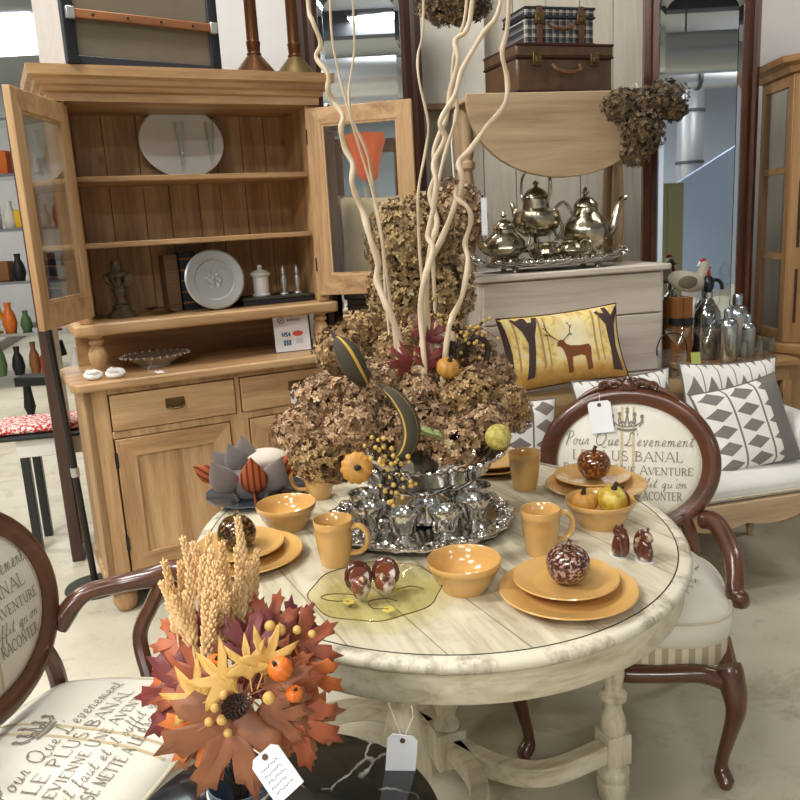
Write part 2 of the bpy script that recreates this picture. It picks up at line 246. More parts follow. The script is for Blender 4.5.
# ------------------------------------------------------------------ mesh building
class M:
    def __init__(s): s.v = []; s.f = []; s.uv = {}; s.mi = []; s.tint = {}
    def add(s, vs, fs, mat=None, mi=0):
        o = len(s.v); s.v += [tuple(mat @ Vector(p)) if mat is not None else tuple(p) for p in vs]
        s.f += [tuple(i + o for i in f) for f in fs]; s.mi += [mi] * len(fs); return o
    def box(s, x0, x1, y0, y1, z0, z1, mat=None, mi=0):
        vs = [(x, y, z) for z in (z0, z1) for y in (y0, y1) for x in (x0, x1)]
        s.add(vs, [(0, 2, 3, 1), (4, 5, 7, 6), (0, 1, 5, 4), (2, 6, 7, 3), (0, 4, 6, 2), (1, 3, 7, 5)], mat, mi); return s
    def lathe(s, prof, seg=32, mat=None, mi=0, ax=1., ay=1., mod=None):
        n = len(prof); vs = []; fs = []
        for j in range(seg):
            a = 2 * PI * j / seg
            for i, (r, z) in enumerate(prof):
                k = mod(a, i / (n - 1)) if mod else 1.
                vs.append((r * ax * k * math.cos(a), r * ay * k * math.sin(a), z))
        for j in range(seg):
            q = (j + 1) % seg
            for i in range(n - 1): fs.append((j * n + i, q * n + i, q * n + i + 1, j * n + i + 1))
        s.add(vs, fs, mat, mi); return s
    def tube(s, pts, rad, seg=8, mat=None, closed=False, mi=0, sq=None, uv=False):
        pts = [Vector(p) for p in pts]; n = len(pts)
        if not hasattr(rad, '__len__'): rad = [rad] * n
        vs = []; fs = []; up = None
        for i, p in enumerate(pts):
            a = pts[(i - 1) % n] if (i or closed) else p; b = pts[(i + 1) % n] if (i < n - 1 or closed) else p
            d = (b - a).normalized()
            if up is None:
                up = Vector((0, 0, 1)) if abs(d.z) < .9 else Vector((0, 1, 0))
            up = (up - d * up.dot(d)); up = up.normalized() if up.length > 1e-6 else d.orthogonal().normalized()
            sd = d.cross(up)
            for j in range(seg):
                t_ = 2 * PI * (j + .5) / seg; r = rad[i]
                vs.append(p + (sd * math.cos(t_) * (sq or 1.) + up * math.sin(t_)) * r)
        for i in range(n if closed else n - 1):
            k = (i + 1) % n
            for j in range(seg): fs.append((i * seg + j, i * seg + (j + 1) % seg, k * seg + (j + 1) % seg, k * seg + j))
        if not closed: fs += [tuple(range(seg))[::-1], tuple((n - 1) * seg + j for j in range(seg))]
        s.add(vs, fs, mat, mi); return s
    def prism(s, out, z0, z1, mat=None, mi=0):
        n = len(out); vs = [(x, y, z0) for x, y in out] + [(x, y, z1) for x, y in out]
        s.add(vs, [tuple(range(n))[::-1], tuple(range(n, 2 * n))] + [(i, (i + 1) % n, n + (i + 1) % n, n + i) for i in range(n)], mat, mi); return s
    def ball(s, c, r, seg=12, ring=8, sc=(1, 1, 1), mi=0, rot=None):
        prof = [(max(1e-4, math.sin(PI * i / ring)) * r, -math.cos(PI * i / ring) * r) for i in range(ring + 1)]
        mt = Matrix.Translation(c)
        if rot is not None: mt = mt @ rot.to_4x4()
        s.lathe(prof, seg, mt @ Matrix.Diagonal((*sc, 1)), mi); return s
    def grid(s, fn, nu, nv, mat=None, wrap=False, mi=0):
        o = len(s.v); uvs = [(i / nu, j / nv) for j in range(nv + 1) for i in range(nu + 1)]
        vs = [fn(u, v) for u, v in uvs]
        fs = [(j * (nu + 1) + i, j * (nu + 1) + i + 1, (j + 1) * (nu + 1) + i + 1, (j + 1) * (nu + 1) + i) for j in range(nv) for i in range(nu)]
        s.add(vs, fs, mat, mi)
        for k, q in enumerate(uvs): s.uv[o + k] = q
        return s
    def build(s, name, mats, parent=None, bev=0., smooth=35., sub=0, solid=0., kind=None, merge=False):
        me = bpy.data.meshes.new(name); me.from_pydata(s.v, [], s.f)
        for mm in (mats if isinstance(mats, (list, tuple)) else [mats]): me.materials.append(MATS[mm])
        if any(s.mi): me.polygons.foreach_set('material_index', s.mi)
        if s.uv:
            ul = me.uv_layers.new(name='UVMap')
            for lp in me.loops: ul.data[lp.index].uv = s.uv.get(lp.vertex_index, (0, 0))
        if s.tint:
            at = me.attributes.new('tint', 'FLOAT', 'POINT'); at.data.foreach_set('value', [s.tint.get(i, .5) for i in range(len(s.v))])
        bm = bmesh.new(); bm.from_mesh(me)
        if merge: bmesh.ops.remove_doubles(bm, verts=bm.verts, dist=1e-5)
        bmesh.ops.recalc_face_normals(bm, faces=bm.faces); bm.to_mesh(me); bm.free()
        if smooth:
            me.shade_smooth(); me.set_sharp_from_angle(angle=math.radians(smooth))
        me.update()
        o = bpy.data.objects.new(name, me); C.objects.link(o)
        if parent is not None: o.parent = parent
        if bev:
            md = o.modifiers.new('edge', 'BEVEL'); md.width = bev; md.segments = 2; md.limit_method = 'ANGLE'; md.angle_limit = math.radians(40); md.harden_normals = False
        if solid:
            md = o.modifiers.new('thick', 'SOLIDIFY'); md.thickness = solid; md.offset = 0
        if sub:
            md = o.modifiers.new('sub', 'SUBSURF'); md.levels = sub; md.render_levels = sub
        if kind: o['kind'] = kind
        return o
def tag(o, label, cat, group=None, kind=None):
    o['label'] = label; o['category'] = cat
    if group: o['group'] = group
    if kind: o['kind'] = kind
    return o
def thing(name, label, cat, loc=(0, 0, 0), rz=0., group=None, rot=None):
    o = bpy.data.objects.new(name, None); o.empty_display_size = .05; C.objects.link(o); o.location = loc
    o.rotation_euler = rot if rot else (0, 0, rz); return tag(o, label, cat, group)
def put(o, loc, rz=0., rot=None):
    o.location = loc; o.rotation_euler = rot if rot else (0, 0, rz); return o
def dup(o, loc, rz=0., label=None, group=None, rot=None, scale=None):
    c = o.copy(); C.objects.link(c); c.location = loc; c.rotation_euler = rot if rot else (0, 0, rz)
    if label: c['label'] = label
    if group: c['group'] = group
    if scale: c.scale = (scale,) * 3
    for ch in list(o.children):
        k = ch.copy(); C.objects.link(k); k.parent = c
        for g in list(ch.children):
            q = g.copy(); C.objects.link(q); q.parent = k
    return c
def struct(o): o['kind'] = 'structure'; return o
def cat(pts, k=6, closed=False):
    """smooth curve through points"""
    n = len(pts); D = len(pts[0]); out = []
    for i in range(n if closed else n - 1):
        g = lambda j: pts[j % n] if closed else pts[min(max(j, 0), n - 1)]
        p0, p1, p2, p3 = g(i - 1), g(i), g(i + 1), g(i + 2)
        for s in range(k):
            t_ = s / k
            out.append(tuple(.5 * (2 * p1[d] + (p2[d] - p0[d]) * t_ + (2 * p0[d] - 5 * p1[d] + 4 * p2[d] - p3[d]) * t_ ** 2 + (3 * p1[d] - p0[d] - 3 * p2[d] + p3[d]) * t_ ** 3) for d in range(D)))
    if not closed: out.append(tuple(pts[-1]))
    return out
def spl(rz, *pr): return [p for p in pr]
# ================================================================== THE SETTING
fl = M().box(-12, 9, -12, 16, -.1, 0).build('floor', 'concrete', smooth=0); struct(fl)
wb = M()
x = -1.62
while x < 4.5:
    wb.box(x, x + .176, 4.62, 4.70, 0, 4.2); wb.box(x + .17, x + .182, 4.64, 4.70, 0, 4.2); x += .18
struct(wb.build('wall_back', 'wall_board_z', bev=.003))
struct(M().box(-1.66, 0.02, 4.55, 4.615, 0, 4.2).build('wall_plaster', 'wall_white', smooth=0))
struct(M().box(1.9, 4.5, 4.55, 4.615, 0, 4.2).build('wall_side', 'wall_white', smooth=0))
struct(M().box(-12, 9, 15.8, 16, 0, 4.45).build('wall_far', 'wall_white', smooth=0))
struct(M().box(-12, 9, -12, -11.8, 0, 4.45).build('wall_rear', 'wall_blue', smooth=0))
struct(M().box(-12, 9, -12, 16, 4.45, 4.55).build('ceiling', 'ceiling_grey', smooth=0))
for k in range(6):
    struct(M().box(-12, 9, -10 + k * 3.1, -9.75 + k * 3.1, 4.12, 4.45).build('trim_%d' % (k + 1), 'beam_dark', smooth=0))
for y, z, r, lab in ((-3.2, 3.5, .26, 'fat galvanised air duct seen in the tall mirrors'), (-6.6, 3.72, .2, 'thin galvanised air duct deep in the mirror reflection')):
    t_ = thing('air_duct', lab, 'duct', (-9, y, z))
    M().tube([(0, 0, 0), (16, 0, 0)], r, 20).build('pipe', 'steel_duct', t_)
    for q in range(7): M().tube([(1.2 + q * 2.2, 0, 0), (1.26 + q * 2.2, 0, 0)], r + .025, 20).build('collar', 'beam_dark', t_)
    for q in (2., 7.5, 13.): M().tube([(q, 0, r), (q, 0, 4.45 - z)], .012, 6).build('hanger_rod', 'beam_dark', t_)

m, t, b = nt('daylight'); b.inputs['Base Color'].default_value = (0, 0, 0, 1); b.inputs['Emission Color'].default_value = (.92, .97, 1, 1); b.inputs['Emission Strength'].default_value = 3.
struct(M().box(-11, -4.5, 11.2, 13.4, 4.40, 4.449).build('window_1', 'daylight', smooth=0)); struct(M().box(1.5, 7, -8.6, -7.6, 4.40, 4.449).build('window_2', 'daylight', smooth=0))
# what the tall mirrors show of the shop behind: partitions, an upright duct, a cupboard and an exit sign
plain('partition_blue', (172, 194, 226), .8); plain('sage', (132, 132, 96), .7)
t_ = thing('partition_panel', 'pale blue partition with slanted top seen in the arched mirror', 'partition', (4.55, -6, 0))
M().prism([(0, 0), (2.2, 0), (2.2, 2.75), (1.5, 2.6), (0, 1.75)], -.04, .04, Matrix.Rotation(PI / 2, 4, 'X')).build('panel', 'partition_blue', t_); M().box(.05, 2.15, .041, .06, 0, .1).build('skirting', 'wall_white', t_)
t_ = thing('upright_duct', 'upright galvanised duct seen in the arched mirror', 'duct', (6.2, -9, 0)); M().tube([(0, 0, 0), (0, 0, 4.44)], .26, 20).build('pipe', 'steel_duct', t_)
for z in (1.2, 2.4, 3.4): M().tube([(0, 0, z), (0, 0, z + .06)], .285, 20).build('collar', 'beam_dark', t_)
t_ = thing('sage_cupboard', 'sage green cupboard seen in the arched mirror', 'cupboard', (3.95, -4.4, 0)); M().box(0, .5, -.3, .0, 0, 1.9).build('case', 'sage', t_, .01)
for x_ in (.01, .255): M().box(x_, x_ + .235, .001, .02, .06, 1.86).build('door', 'sage', t_, .004)
# ================================================================== THE PINE HUTCH
HL = Vector((-1.139, 3.066, 0)); HA = math.radians(26.27)
HM = Matrix.Translation(HL) @ Matrix.Rotation(HA, 4, 'Z')
def H(x, y, z): return HM @ Vector((x, y, z))
hu = thing('pine_hutch', 'tall stripped pine hutch with open glazed doors and shelves above drawers', 'hutch', HL, HA)
b = M(); X0, X1 = -.085, 1.10
b.box(X0, X0 + .03, 0, .5, .10, .94); b.box(X1 - .03, X1, 0, .5, .10, .94); b.box(X0, X1, .47, .5, .1, .94)
b.box(X0, X1, 0, .5, .10, .16); b.box(X0, 0, 0, .03, .1, .94); b.box(1.02, X1, 0, .03, .1, .94); b.box(.503, .525, 0, .03, .76, .94)
b.box(0, 1.02, 0, .03, .735, .765); b.box(0, 1.02, 0, .03, .915, .94); b.box(.47, .55, 0, .03, .1, .74)
b.build('body', 'pine_z', hu, .004)
M().box(X0 - .012, X1 + .012, -.012, .5, .10, .15).build('plinth', 'pine_x', hu, .006)
# counter with rounded front corners
def ring(s, x0, x1, y0, y1, z0, z1, sw, tw, bw, mat=None, mi=(0, 1)):
    """one joined rectangular frame standing in the xz plane: stiles use material 0, rails material 1"""
    O_ = [(x0, z0), (x1, z0), (x1, z1), (x0, z1)]; I_ = [(x0 + sw, z0 + bw), (x1 - sw, z0 + bw), (x1 - sw, z1 - tw), (x0 + sw, z1 - tw)]
    vs = [(x, y, z) for y in (y0, y1) for x, z in O_ + I_]
    for i in range(4):
        k = (i + 1) % 4; m_ = mi[1] if i in (0, 2) else mi[0]
        if i == 0: o = s.add(vs, [], mat)
        for f in ((i, k, 4 + k, 4 + i), (8 + i, 12 + i, 12 + k, 8 + k), (i, 8 + i, 8 + k, k), (4 + i, 4 + k, 12 + k, 12 + i)):
            s.f.append(tuple(q + o for q in f)); s.mi.append(m_)
    return s
M.ring = ring
def rrect(x0, x1, y0, y1, r, k=6):
    o = []
    for cx, cy, a in ((x0 + r, y0 + r, PI), (x1 - r, y0 + r, 1.5 * PI), (x1 - r, y1 - r, 0), (x0 + r, y1 - r, .5 * PI)):
        for i in range(k + 1): o.append((cx + r * math.cos(a + .5 * PI * i / k), cy + r * math.sin(a + .5 * PI * i / k)))
    return o
M().prism(rrect(X0 - .045, X1 + .045, -.04, .51, .05), .94, .975).build('countertop', 'pine_x', hu, .008)
def panel_door(parent, x0, x1, y, z0, z1, name='door', st=.075):
    o = M().ring(x0, x1, y - .012, y + .012, z0, z1, st, .075, .085).build(name, ['pine_z', 'pine_x'], parent, .003)
    M().box(x0 + st - .004, x1 - st + .004, y + .001, y + .009, z0 + .08, z1 - .07).build('panel', 'pine_z', o)
    return o
dl = panel_door(hu, .006, .466, .006, .162, .732); panel_door(hu, .554, 1.014, .006, .162, .732)
for z in (.27, .62): M().box(-.004, .008, -.01, .012, z, z + .06).build('hinge', 'iron', dl)
for x0, x1 in ((.005, .5), (.528, 1.016)):
    d = M().box(x0, x1, -.008, .4, .768, .912).build('drawer', 'pine_x', hu, .004)
    cx = (x0 + x1) / 2
    q = M().box(cx - .038, cx + .038, -.013, -.006, .832, .872)
    q.tube(cat([(cx - .03, -.012, .845), (cx - .028, -.03, .836), (cx, -.034, .832), (cx + .028, -.03, .836), (cx + .03, -.012, .845)], 4), .0045, 6)
    q.build('bail_pull', 'brass_dark', d, .003)
for x, y in ((-.03, .05), (1.04, .05), (-.03, .44), (1.04, .44)):
    M().lathe([(.001, 0), (.028, 0), (.04, .012), (.05, .04), (.048, .07), (.032, .09), (.04, .1), (.001, .1)], 20, Matrix.Translation((x, y, 0))).build('bun_foot', 'pine_z', hu)
# upper part
UX0, UX1, UY = -.05, 1.005, .12
M().box(UX0, UX0 + .025, UY + .0225, .477, 1.186, 2.019).build('side_panel', 'pine_z', hu, .002); M().box(UX1 - .025, UX1, UY + .0225, .477, 1.186, 2.019).build('side_panel', 'pine_z', hu, .002)
M().box(UX0, 0.0, UY, UY + .022, 1.186, 2.019).build('front_stile', 'pine_z', hu, .003); M().box(.955, UX1, UY, UY + .022, 1.186, 2.019).build('front_stile', 'pine_z', hu, .003)
bk = M(); x = UX0; ws = [.1, .12, .14, .11, .13, .1, .12, .11, .12, .05]
for q in ws: bk.box(x + .0015, min(x + q, UX1) - .0015, .478, .494, 1.18, 2.03); x += q
bk.box(UX0, UX1, .494, .5, 1.18, 2.03)
bk.build('back_boards', 'pine_back_z', hu, .002)
M().box(UX0, UX1, .47, .5, .975, 1.18).build('lower_back', 'pine_back_x', hu)
M().prism(rrect(UX0 - .03, UX1 + .03, .085, .5, .02, 3), 1.138, 1.185).build('waist_shelf', 'pine_x', hu, .008)
for z in (1.475, 1.73): M().box(UX0 + .025, UX1 - .025, .165, .478, z, z + .022).build('shelf', 'pine_x', hu, .004)
pr = [(0, 2.02), (.012, 2.02), (.012, 2.05), (.026, 2.056), (.03, 2.07), (.045, 2.078), (.05, 2.094), (.066, 2.104), (.07, 2.14), (0, 2.14)]
cn = M(); n = len(pr)
path = [((UX0, .5), (-1, 0)), ((UX0, UY), (-1, -1)), ((UX1, UY), (1, -1)), ((UX1, .5), (1, 0))]
vs = [(p[0] + d[0] * o_, p[1] + d[1] * o_, z) for p, d in path for o_, z in pr]
cn.add(vs, [(j * n + i, (j + 1) * n + i, (j + 1) * n + (i + 1) % n, j * n + (i + 1) % n) for j in range(3) for i in range(n)])
cn.box(UX0, UX1, UY, .5, 2.02, 2.138)
cn.build('cornice', 'pine_x', hu)
colp = [(.001, 0), (.026, 0), (.026, .012), (.018, .02), (.022, .03), (.034, .06), (.037, .085), (.03, .11), (.02, .122), (.03, .13), (.03, .142), (.022, .15), (.034, .158), (.034, .163), (.001, .163)]
for x in (.0, .96): M().lathe(colp, 20, Matrix.Translation((x, .14, .975))).build('turned_post', 'pine_z', hu)
def glazed_door(hx, ang, sgn):
    """a glass door hung on the stile; local x runs from hinge to free edge"""
    mt = Matrix.Translation((hx, UY - .004, 0)) @ Matrix.Rotation(ang, 4, 'Z')
    W, z0, z1 = .46, 1.215, 2.005; y0, y1 = -.012, .012
    o = M().ring(0, W, y0, y1, z0, z1, .065, .07, .09, mt).build('door', ['pine_z', 'pine_x'], hu, .003)
    M().box(.062, W - .062, -.002, .002, z0 + .088, z1 - .068, mt).build('glass_pane', 'pane_glass', o, smooth=0)
    M().ring(.064, W - .064, -.009, .009, z0 + .089, z1 - .069, .009, .009, .009, mt).build('glazing_bead', 'pine_z', o)
    for z in (1.32, 1.86): M().tube([tuple(mt @ Vector((-.004, 0, z))), tuple(mt @ Vector((-.004, 0, z + .06)))], .006, 8).build('hinge', 'iron', o)
    return o
glazed_door(-.004, math.radians(243.5), 1)
rd = glazed_door(.96, math.radians(-41), 1)
mt = Matrix.Translation((.96, UY - .004, 0)) @ Matrix.Rotation(math.radians(-41), 4, 'Z')
M().box(.404, .452, -.016, -.011, 1.53, 1.6, mt).build('lock_plate', 'dark_bronze', rd)

# ------------------------------------------------------------------ on and in the hutch
pl = M().lathe([(.001, .012), (.1, .012), (.135, .02), (.178, .03), (.182, .034), (.178, .036), (.13, .026), (.1, .018), (.001, .018)], 48, None, 0, 1.0, .86)
o = pl.build('oval_platter', 'white_glaze'); tag(o, 'large white oval platter standing upright on the top shelf', 'platter')
put(o, H(.485, .435, 1.898), 0, (math.radians(78), 0, HA))
for i, (x, y) in enumerate(((.475, .385), (.605, .385))):
    v = M().lathe([(.001, 0), (.024, 0), (.022, .004), (.006, .012), (.008, .05), (.014, .12), (.02, .185), (.019, .185), (.012, .12), (.006, .05), (.001, .03)], 16)
    o = v.build('bud_vase', 'clear_glass', smooth=60); put(o, H(x, y, 1.7525)); o.scale = (1.15, 1.15, 1.28); tag(o, ('slim clear glass flute in front of the white platter middle', 'slim clear glass flute before the white platter edge')[i], 'vase', 'glass flutes on the top shelf')
# candlestick
cs = thing('ornate_candlestick', 'ornate dark bronze candlestick standing on the hutch waist shelf', 'candlestick', H(.135, .31, 1.185), HA)
M().lathe([(.001, 0), (.062, 0), (.064, .012), (.05, .022), (.04, .028), (.03, .04), (.034, .05), (.001, .05)], 24, None, 0, 1, 1, lambda a, f: 1 + .05 * math.cos(8 * a)).build('base', 'dark_bronze', cs)
M().lathe([(.02, .045), (.028, .06), (.016, .08), (.024, .1), (.032, .118), (.02, .135), (.014, .15), (.022, .165), (.045, .172), (.05, .182), (.03, .19), (.022, .2), (.026, .215), (.018, .235), (.001, .235)], 20).build('stem', 'dark_bronze', cs)
q = M()
for k in range(6):
    a = k * PI / 3; q.tube(cat([(.02 * math.cos(a), .02 * math.sin(a), .13), (.05 * math.cos(a), .05 * math.sin(a), .15), (.055 * math.cos(a), .055 * math.sin(a), .175), (.042 * math.cos(a), .042 * math.sin(a), .18)], 3), .005, 5)
q.build('scrollwork', 'dark_bronze', cs)
# a maple leaf used all over
MAPLE = [(0, 1.0), (.05, .86), (.13, .85), (.1, .7), (.13, .5), (.24, .6), (.25, .71), (.33, .68), (.5, .8), (.46, .64), (.52, .57), (.37, .46), (.25, .35), (.36, .36), (.43, .41), (.58, .31), (.46, .24), (.42, .15), (.28, .15), (.15, .1), (.03, .04)]
STAR = [(0, 1.0), (.09, .66), (.08, .48), (.26, .64), (.46, .82), (.37, .54), (.18, .35), (.4, .28), (.54, .17), (.34, .12), (.14, .11), (.02, 0)]
def leaf_mesh(shape, size, bend=.25, fold=.2, seed=0):
    r = random.Random(seed); mb = M(); k1, k2 = r.uniform(.5, 1.3), r.uniform(-.5, .5)
    def z(x, y): return size * (-bend * k1 * (y - .3) ** 2 + fold * abs(x) + .1 * k2 * math.sin(5 * x + 3 * y) - .35 * bend * x * x * 2)
    pts = [(x, y) for x, y in shape]; pts = pts + [(-x, y) for x, y in pts[::-1][:-1]]
    vs = []; n = len(pts); rings = 4
    cx, cy = 0, .32
    for j in range(1, rings + 1):
        for x, y in pts:
            f = j / rings; xx, yy = cx + (x - cx) * f, cy + (y - cy) * f; vs.append((xx * size, yy * size, z(xx, yy)))
    vs.append((0, cy * size, z(0, cy))); c = len(vs) - 1
    fs = [(c, i, (i + 1) % n) for i in range(n)]
    for j in range(rings - 1): fs += [(j * n + i, j * n + (i + 1) % n, (j + 1) * n + (i + 1) % n, (j + 1) * n + i) for i in range(n)]
    fs = [f[::-1] for f in fs]; mb.add(vs, fs)
    mb.tube([(0, .85 * size, z(0, .85)), (0, .6 * size, z(0, .6)), (0, .3 * size, z(0, .3) + .0005), (0, 0, z(0, 0)), (0, -.25 * size, -.03 * size)], [.004 * size, .007 * size, .010 * size, .014 * size, .014 * size], 5)
    for sx in (-1, 1):
        for ex, ey in ((.42, .68), (.46, .3)): mb.tube([(0, .12 * size, z(0, .12)), (sx * ex * .5 * size, (.12 + (ey - .12) * .5) * size, z(ex * .5, .12 + (ey - .12) * .5) + .0003), (sx * ex * size, ey * size, z(ex, ey))], [.008 * size, .006 * size, .003 * size], 5)
    return mb
lf = leaf_mesh(MAPLE, .13, .3, .2, 3); o = lf.build('dried_leaf', 'leaf_dry', solid=.001)
tag(o, 'curled dry brown leaf lying beside the bronze candlestick', 'leaf', 'dry leaves on the waist shelf'); put(o, H(.33, .23, 1.207), 0, (.1, .1, 1.4))
o2 = dup(o, H(.24, .24, 1.206), 0, 'small dry brown leaf nearest the foot of the bronze candlestick', rot=(.15, -.1, 2.6 + PI), scale=.8)
# books behind pewter plate
bs = [(.045, .25, 'book_navy'), (.05, .255, 'book_navy'), (.04, .235, 'book_black')]
def book(name, wd, dp, ht, cover, spine=None, bands=5):
    t_ = thing(name, '', 'book')
    q = M(); q.box(0, wd, 0, .004, 0, ht); q.box(0, .004, 0, dp, 0, ht); q.box(wd - .004, wd, 0, dp, 0, ht); q.build('cover', spine or cover, t_, .003)
    M().box(.004, wd - .004, .004, dp - .006, .004, ht - .004).build('page_block', 'paper', t_, smooth=0)
    for i in range(bands): z = ht * (.12 + .76 * i / max(1, bands - 1)); M().box(-.001, wd + .001, -.004, .002, z, z + .008).build('spine_band', 'leather' if cover != 'book_navy' else 'book_brown', t_, .002)
    return t_
lb = ('thick book with banded brown spine at the outer end behind the pewter plate', 'dark navy book behind the middle of the pewter plate', 'dark navy book behind the rim of the pewter plate near the canister', 'dark book standing next to the white lidded canister')
for i, (x, wd, ht, cov, sp) in enumerate(((.335, .058, .245, 'book_navy', 'book_spine'), (.40, .065, .25, 'book_navy', None), (.47, .07, .25, 'book_navy', None), (.545, .065, .25, 'book_navy', None))):
    t_ = book('antique_book', wd, .12, ht, cov, sp); t_['label'] = lb[i]; t_['group'] = 'old books on the waist shelf'; put(t_, H(x, .325, 1.185), HA)
pw = M().lathe([(.001, .004), (.078, .004), (.086, .008), (.09, .016), (.122, .02), (.128, .017), (.129, .021), (.122, .025), (.088, .021), (.082, .012), (.001, .009)], 48)
o = pw.build('pewter_plate', 'pewter_plain'); put(o, H(.52, .235, 1.313), 0, (math.radians(80), 0, HA)); tag(o, 'round engraved pewter plate propped upright against dark books', 'plate')
M().lathe([(.001, .0092), (.077, .0092), (.077, .0104), (.001, .0104)], 40).build('engraved_centre', 'pewter', o)
bx = thing('flat_case', 'flat black case lying under canister and shakers on hutch shelf', 'case', H(.80, .3, 1.185), HA)
M().box(-.16, .17, -.07, .1, 0, .022).build('bottom', 'sign_black', bx, .003); M().box(-.163, .173, -.073, .103, .0222, .036).build('lid', 'iron_green', bx, .004)
cn_ = thing('lidded_canister', 'white lidded canister on the flat black case', 'canister', H(.745, .29, 1.222), HA)
M().lathe([(.001, 0), (.042, 0), (.044, .006), (.036, .012), (.036, .085), (.042, .09), (.042, .094), (.001, .094)], 24).build('body', 'white_glaze', cn_)
M().lathe([(.046, .0945), (.046, .102), (.03, .112), (.014, .118), (.008, .122), (.012, .13), (.008, .138), (.001, .14)], 24).build('lid', 'white_glaze', cn_)
for i, x in enumerate((.85, .915)):
    t_ = M().lathe([(.001, 0), (.02, 0), (.018, .006), (.008, .012), (.012, .03), (.015, .06), (.011, .08), (.008, .086), (.011, .09), (.009, .11), (.003, .125), (.001, .13)], 18).build('shaker', 'pewter_plain')
    put(t_, H(x, .28, 1.222)); tag(t_, ('slim pewter shaker nearest the canister', 'slim pewter shaker at the end of the black case')[i], 'shaker', 'pewter shakers on the case')
# on the counter
dsh = thing('silver_dish', 'oval silver serving dish with pierced rim on the hutch counter', 'dish', H(.235, .22, .975), HA)
M().lathe([(.001, .0), (.06, .0), (.062, .008), (.07, .012), (.1, .03), (.128, .045), (.132, .047), (.128, .049), (.1, .036), (.07, .018), (.001, .014)], 40, None, 0, 1.05, .8).build('bowl', 'silver_satin', dsh)
q = M()
for k in range(28):
    a = 2 * PI * k / 28; q.ball((.134 * 1.05 * math.cos(a), .134 * .8 * math.sin(a), .048), .0075, 6, 4)
q.build('beaded_rim', 'silver', dsh)
for i, (x, y, rz) in enumerate(((-.035, .05, .4), (.045, .03, -.3))):
    q = M()
    def sh(u, v):
        a = 2 * PI * u; p = PI * (v - .5); r = 1 + .07 * math.cos(9 * a + 5 * p)
        return (.038 * r * math.cos(p) * math.cos(a), .026 * r * math.cos(p) * math.sin(a) + .012 * math.sin(p), .018 + .019 * r * math.sin(p))
    q.grid(sh, 36, 12); q.tube(cat([(.02, -.012, .02), (.0, -.02, .028), (-.02, -.012, .03), (-.024, .006, .032), (-.01, .012, .036)], 4), [.004 + .004 * math.sin(k * .15) for k in range(17)], 6)
    o = q.build('seashell', 'white_glaze', merge=True); put(o, H(x, y, .976), HA + rz); tag(o, ('white seashell beside the turned post on the counter corner', 'white seashell between its twin and the silver dish')[i], 'seashell', 'seashells on the counter')
def price_tag(name, label, loc, rot, wd, ht, pointed=.25, text=0):
    t_ = thing(name, label, 'tag', loc, rot=rot)
    c = ht * pointed * .4
    out = [(-wd / 2, -ht), (wd / 2, -ht), (wd / 2, -c), (wd / 2 - c, 0), (-wd / 2 + c, 0), (-wd / 2, -c)]
    mt = Matrix.Rotation(PI / 2, 4, 'X')
    M().prism(out, -.0006, .0006, mt).build('card', 'paper', t_, smooth=0)
    M().tube([(0, -.002, -ht * .12), (0, .002, -ht * .12)], wd * .09, 10).build('eyelet', 'leather', t_)
    if text:
        q = M(); r = random.Random(text)
        for i in range(5):
            z = -ht * (.3 + .13 * i); xx = -wd * .36
            pts = []
            while xx < wd * r.uniform(.2, .38): pts.append((xx, -.0012, z + r.uniform(-.5, .5) * ht * .045)); xx += wd * .035
            q.tube(pts, wd * .008, 4)
        q.build('handwriting', 'ink', t_)
    return t_
t_ = price_tag('price_tag', 'white hanging tag on the brass pull of the hutch drawer', H(.752, -.036, .835), (.04, 0, HA), .038, .075)
M().tube([(0, 0, -.012), (.004, .0, .006), (.01, .008, .0)], .001, 5).build('string', 'string', t_)
t_ = price_tag('price_tag', 'small white tag lying on the counter before the silver dish', H(.21, .06, .977), (math.radians(-88), 0, HA + .1), .03, .055)
M().tube(cat([(0, .0, -.006), (-.03, .0, .03), (-.01, -.01, .07), (.01, -.035, .09)], 4), .001, 5).build('string', 'string', t_)
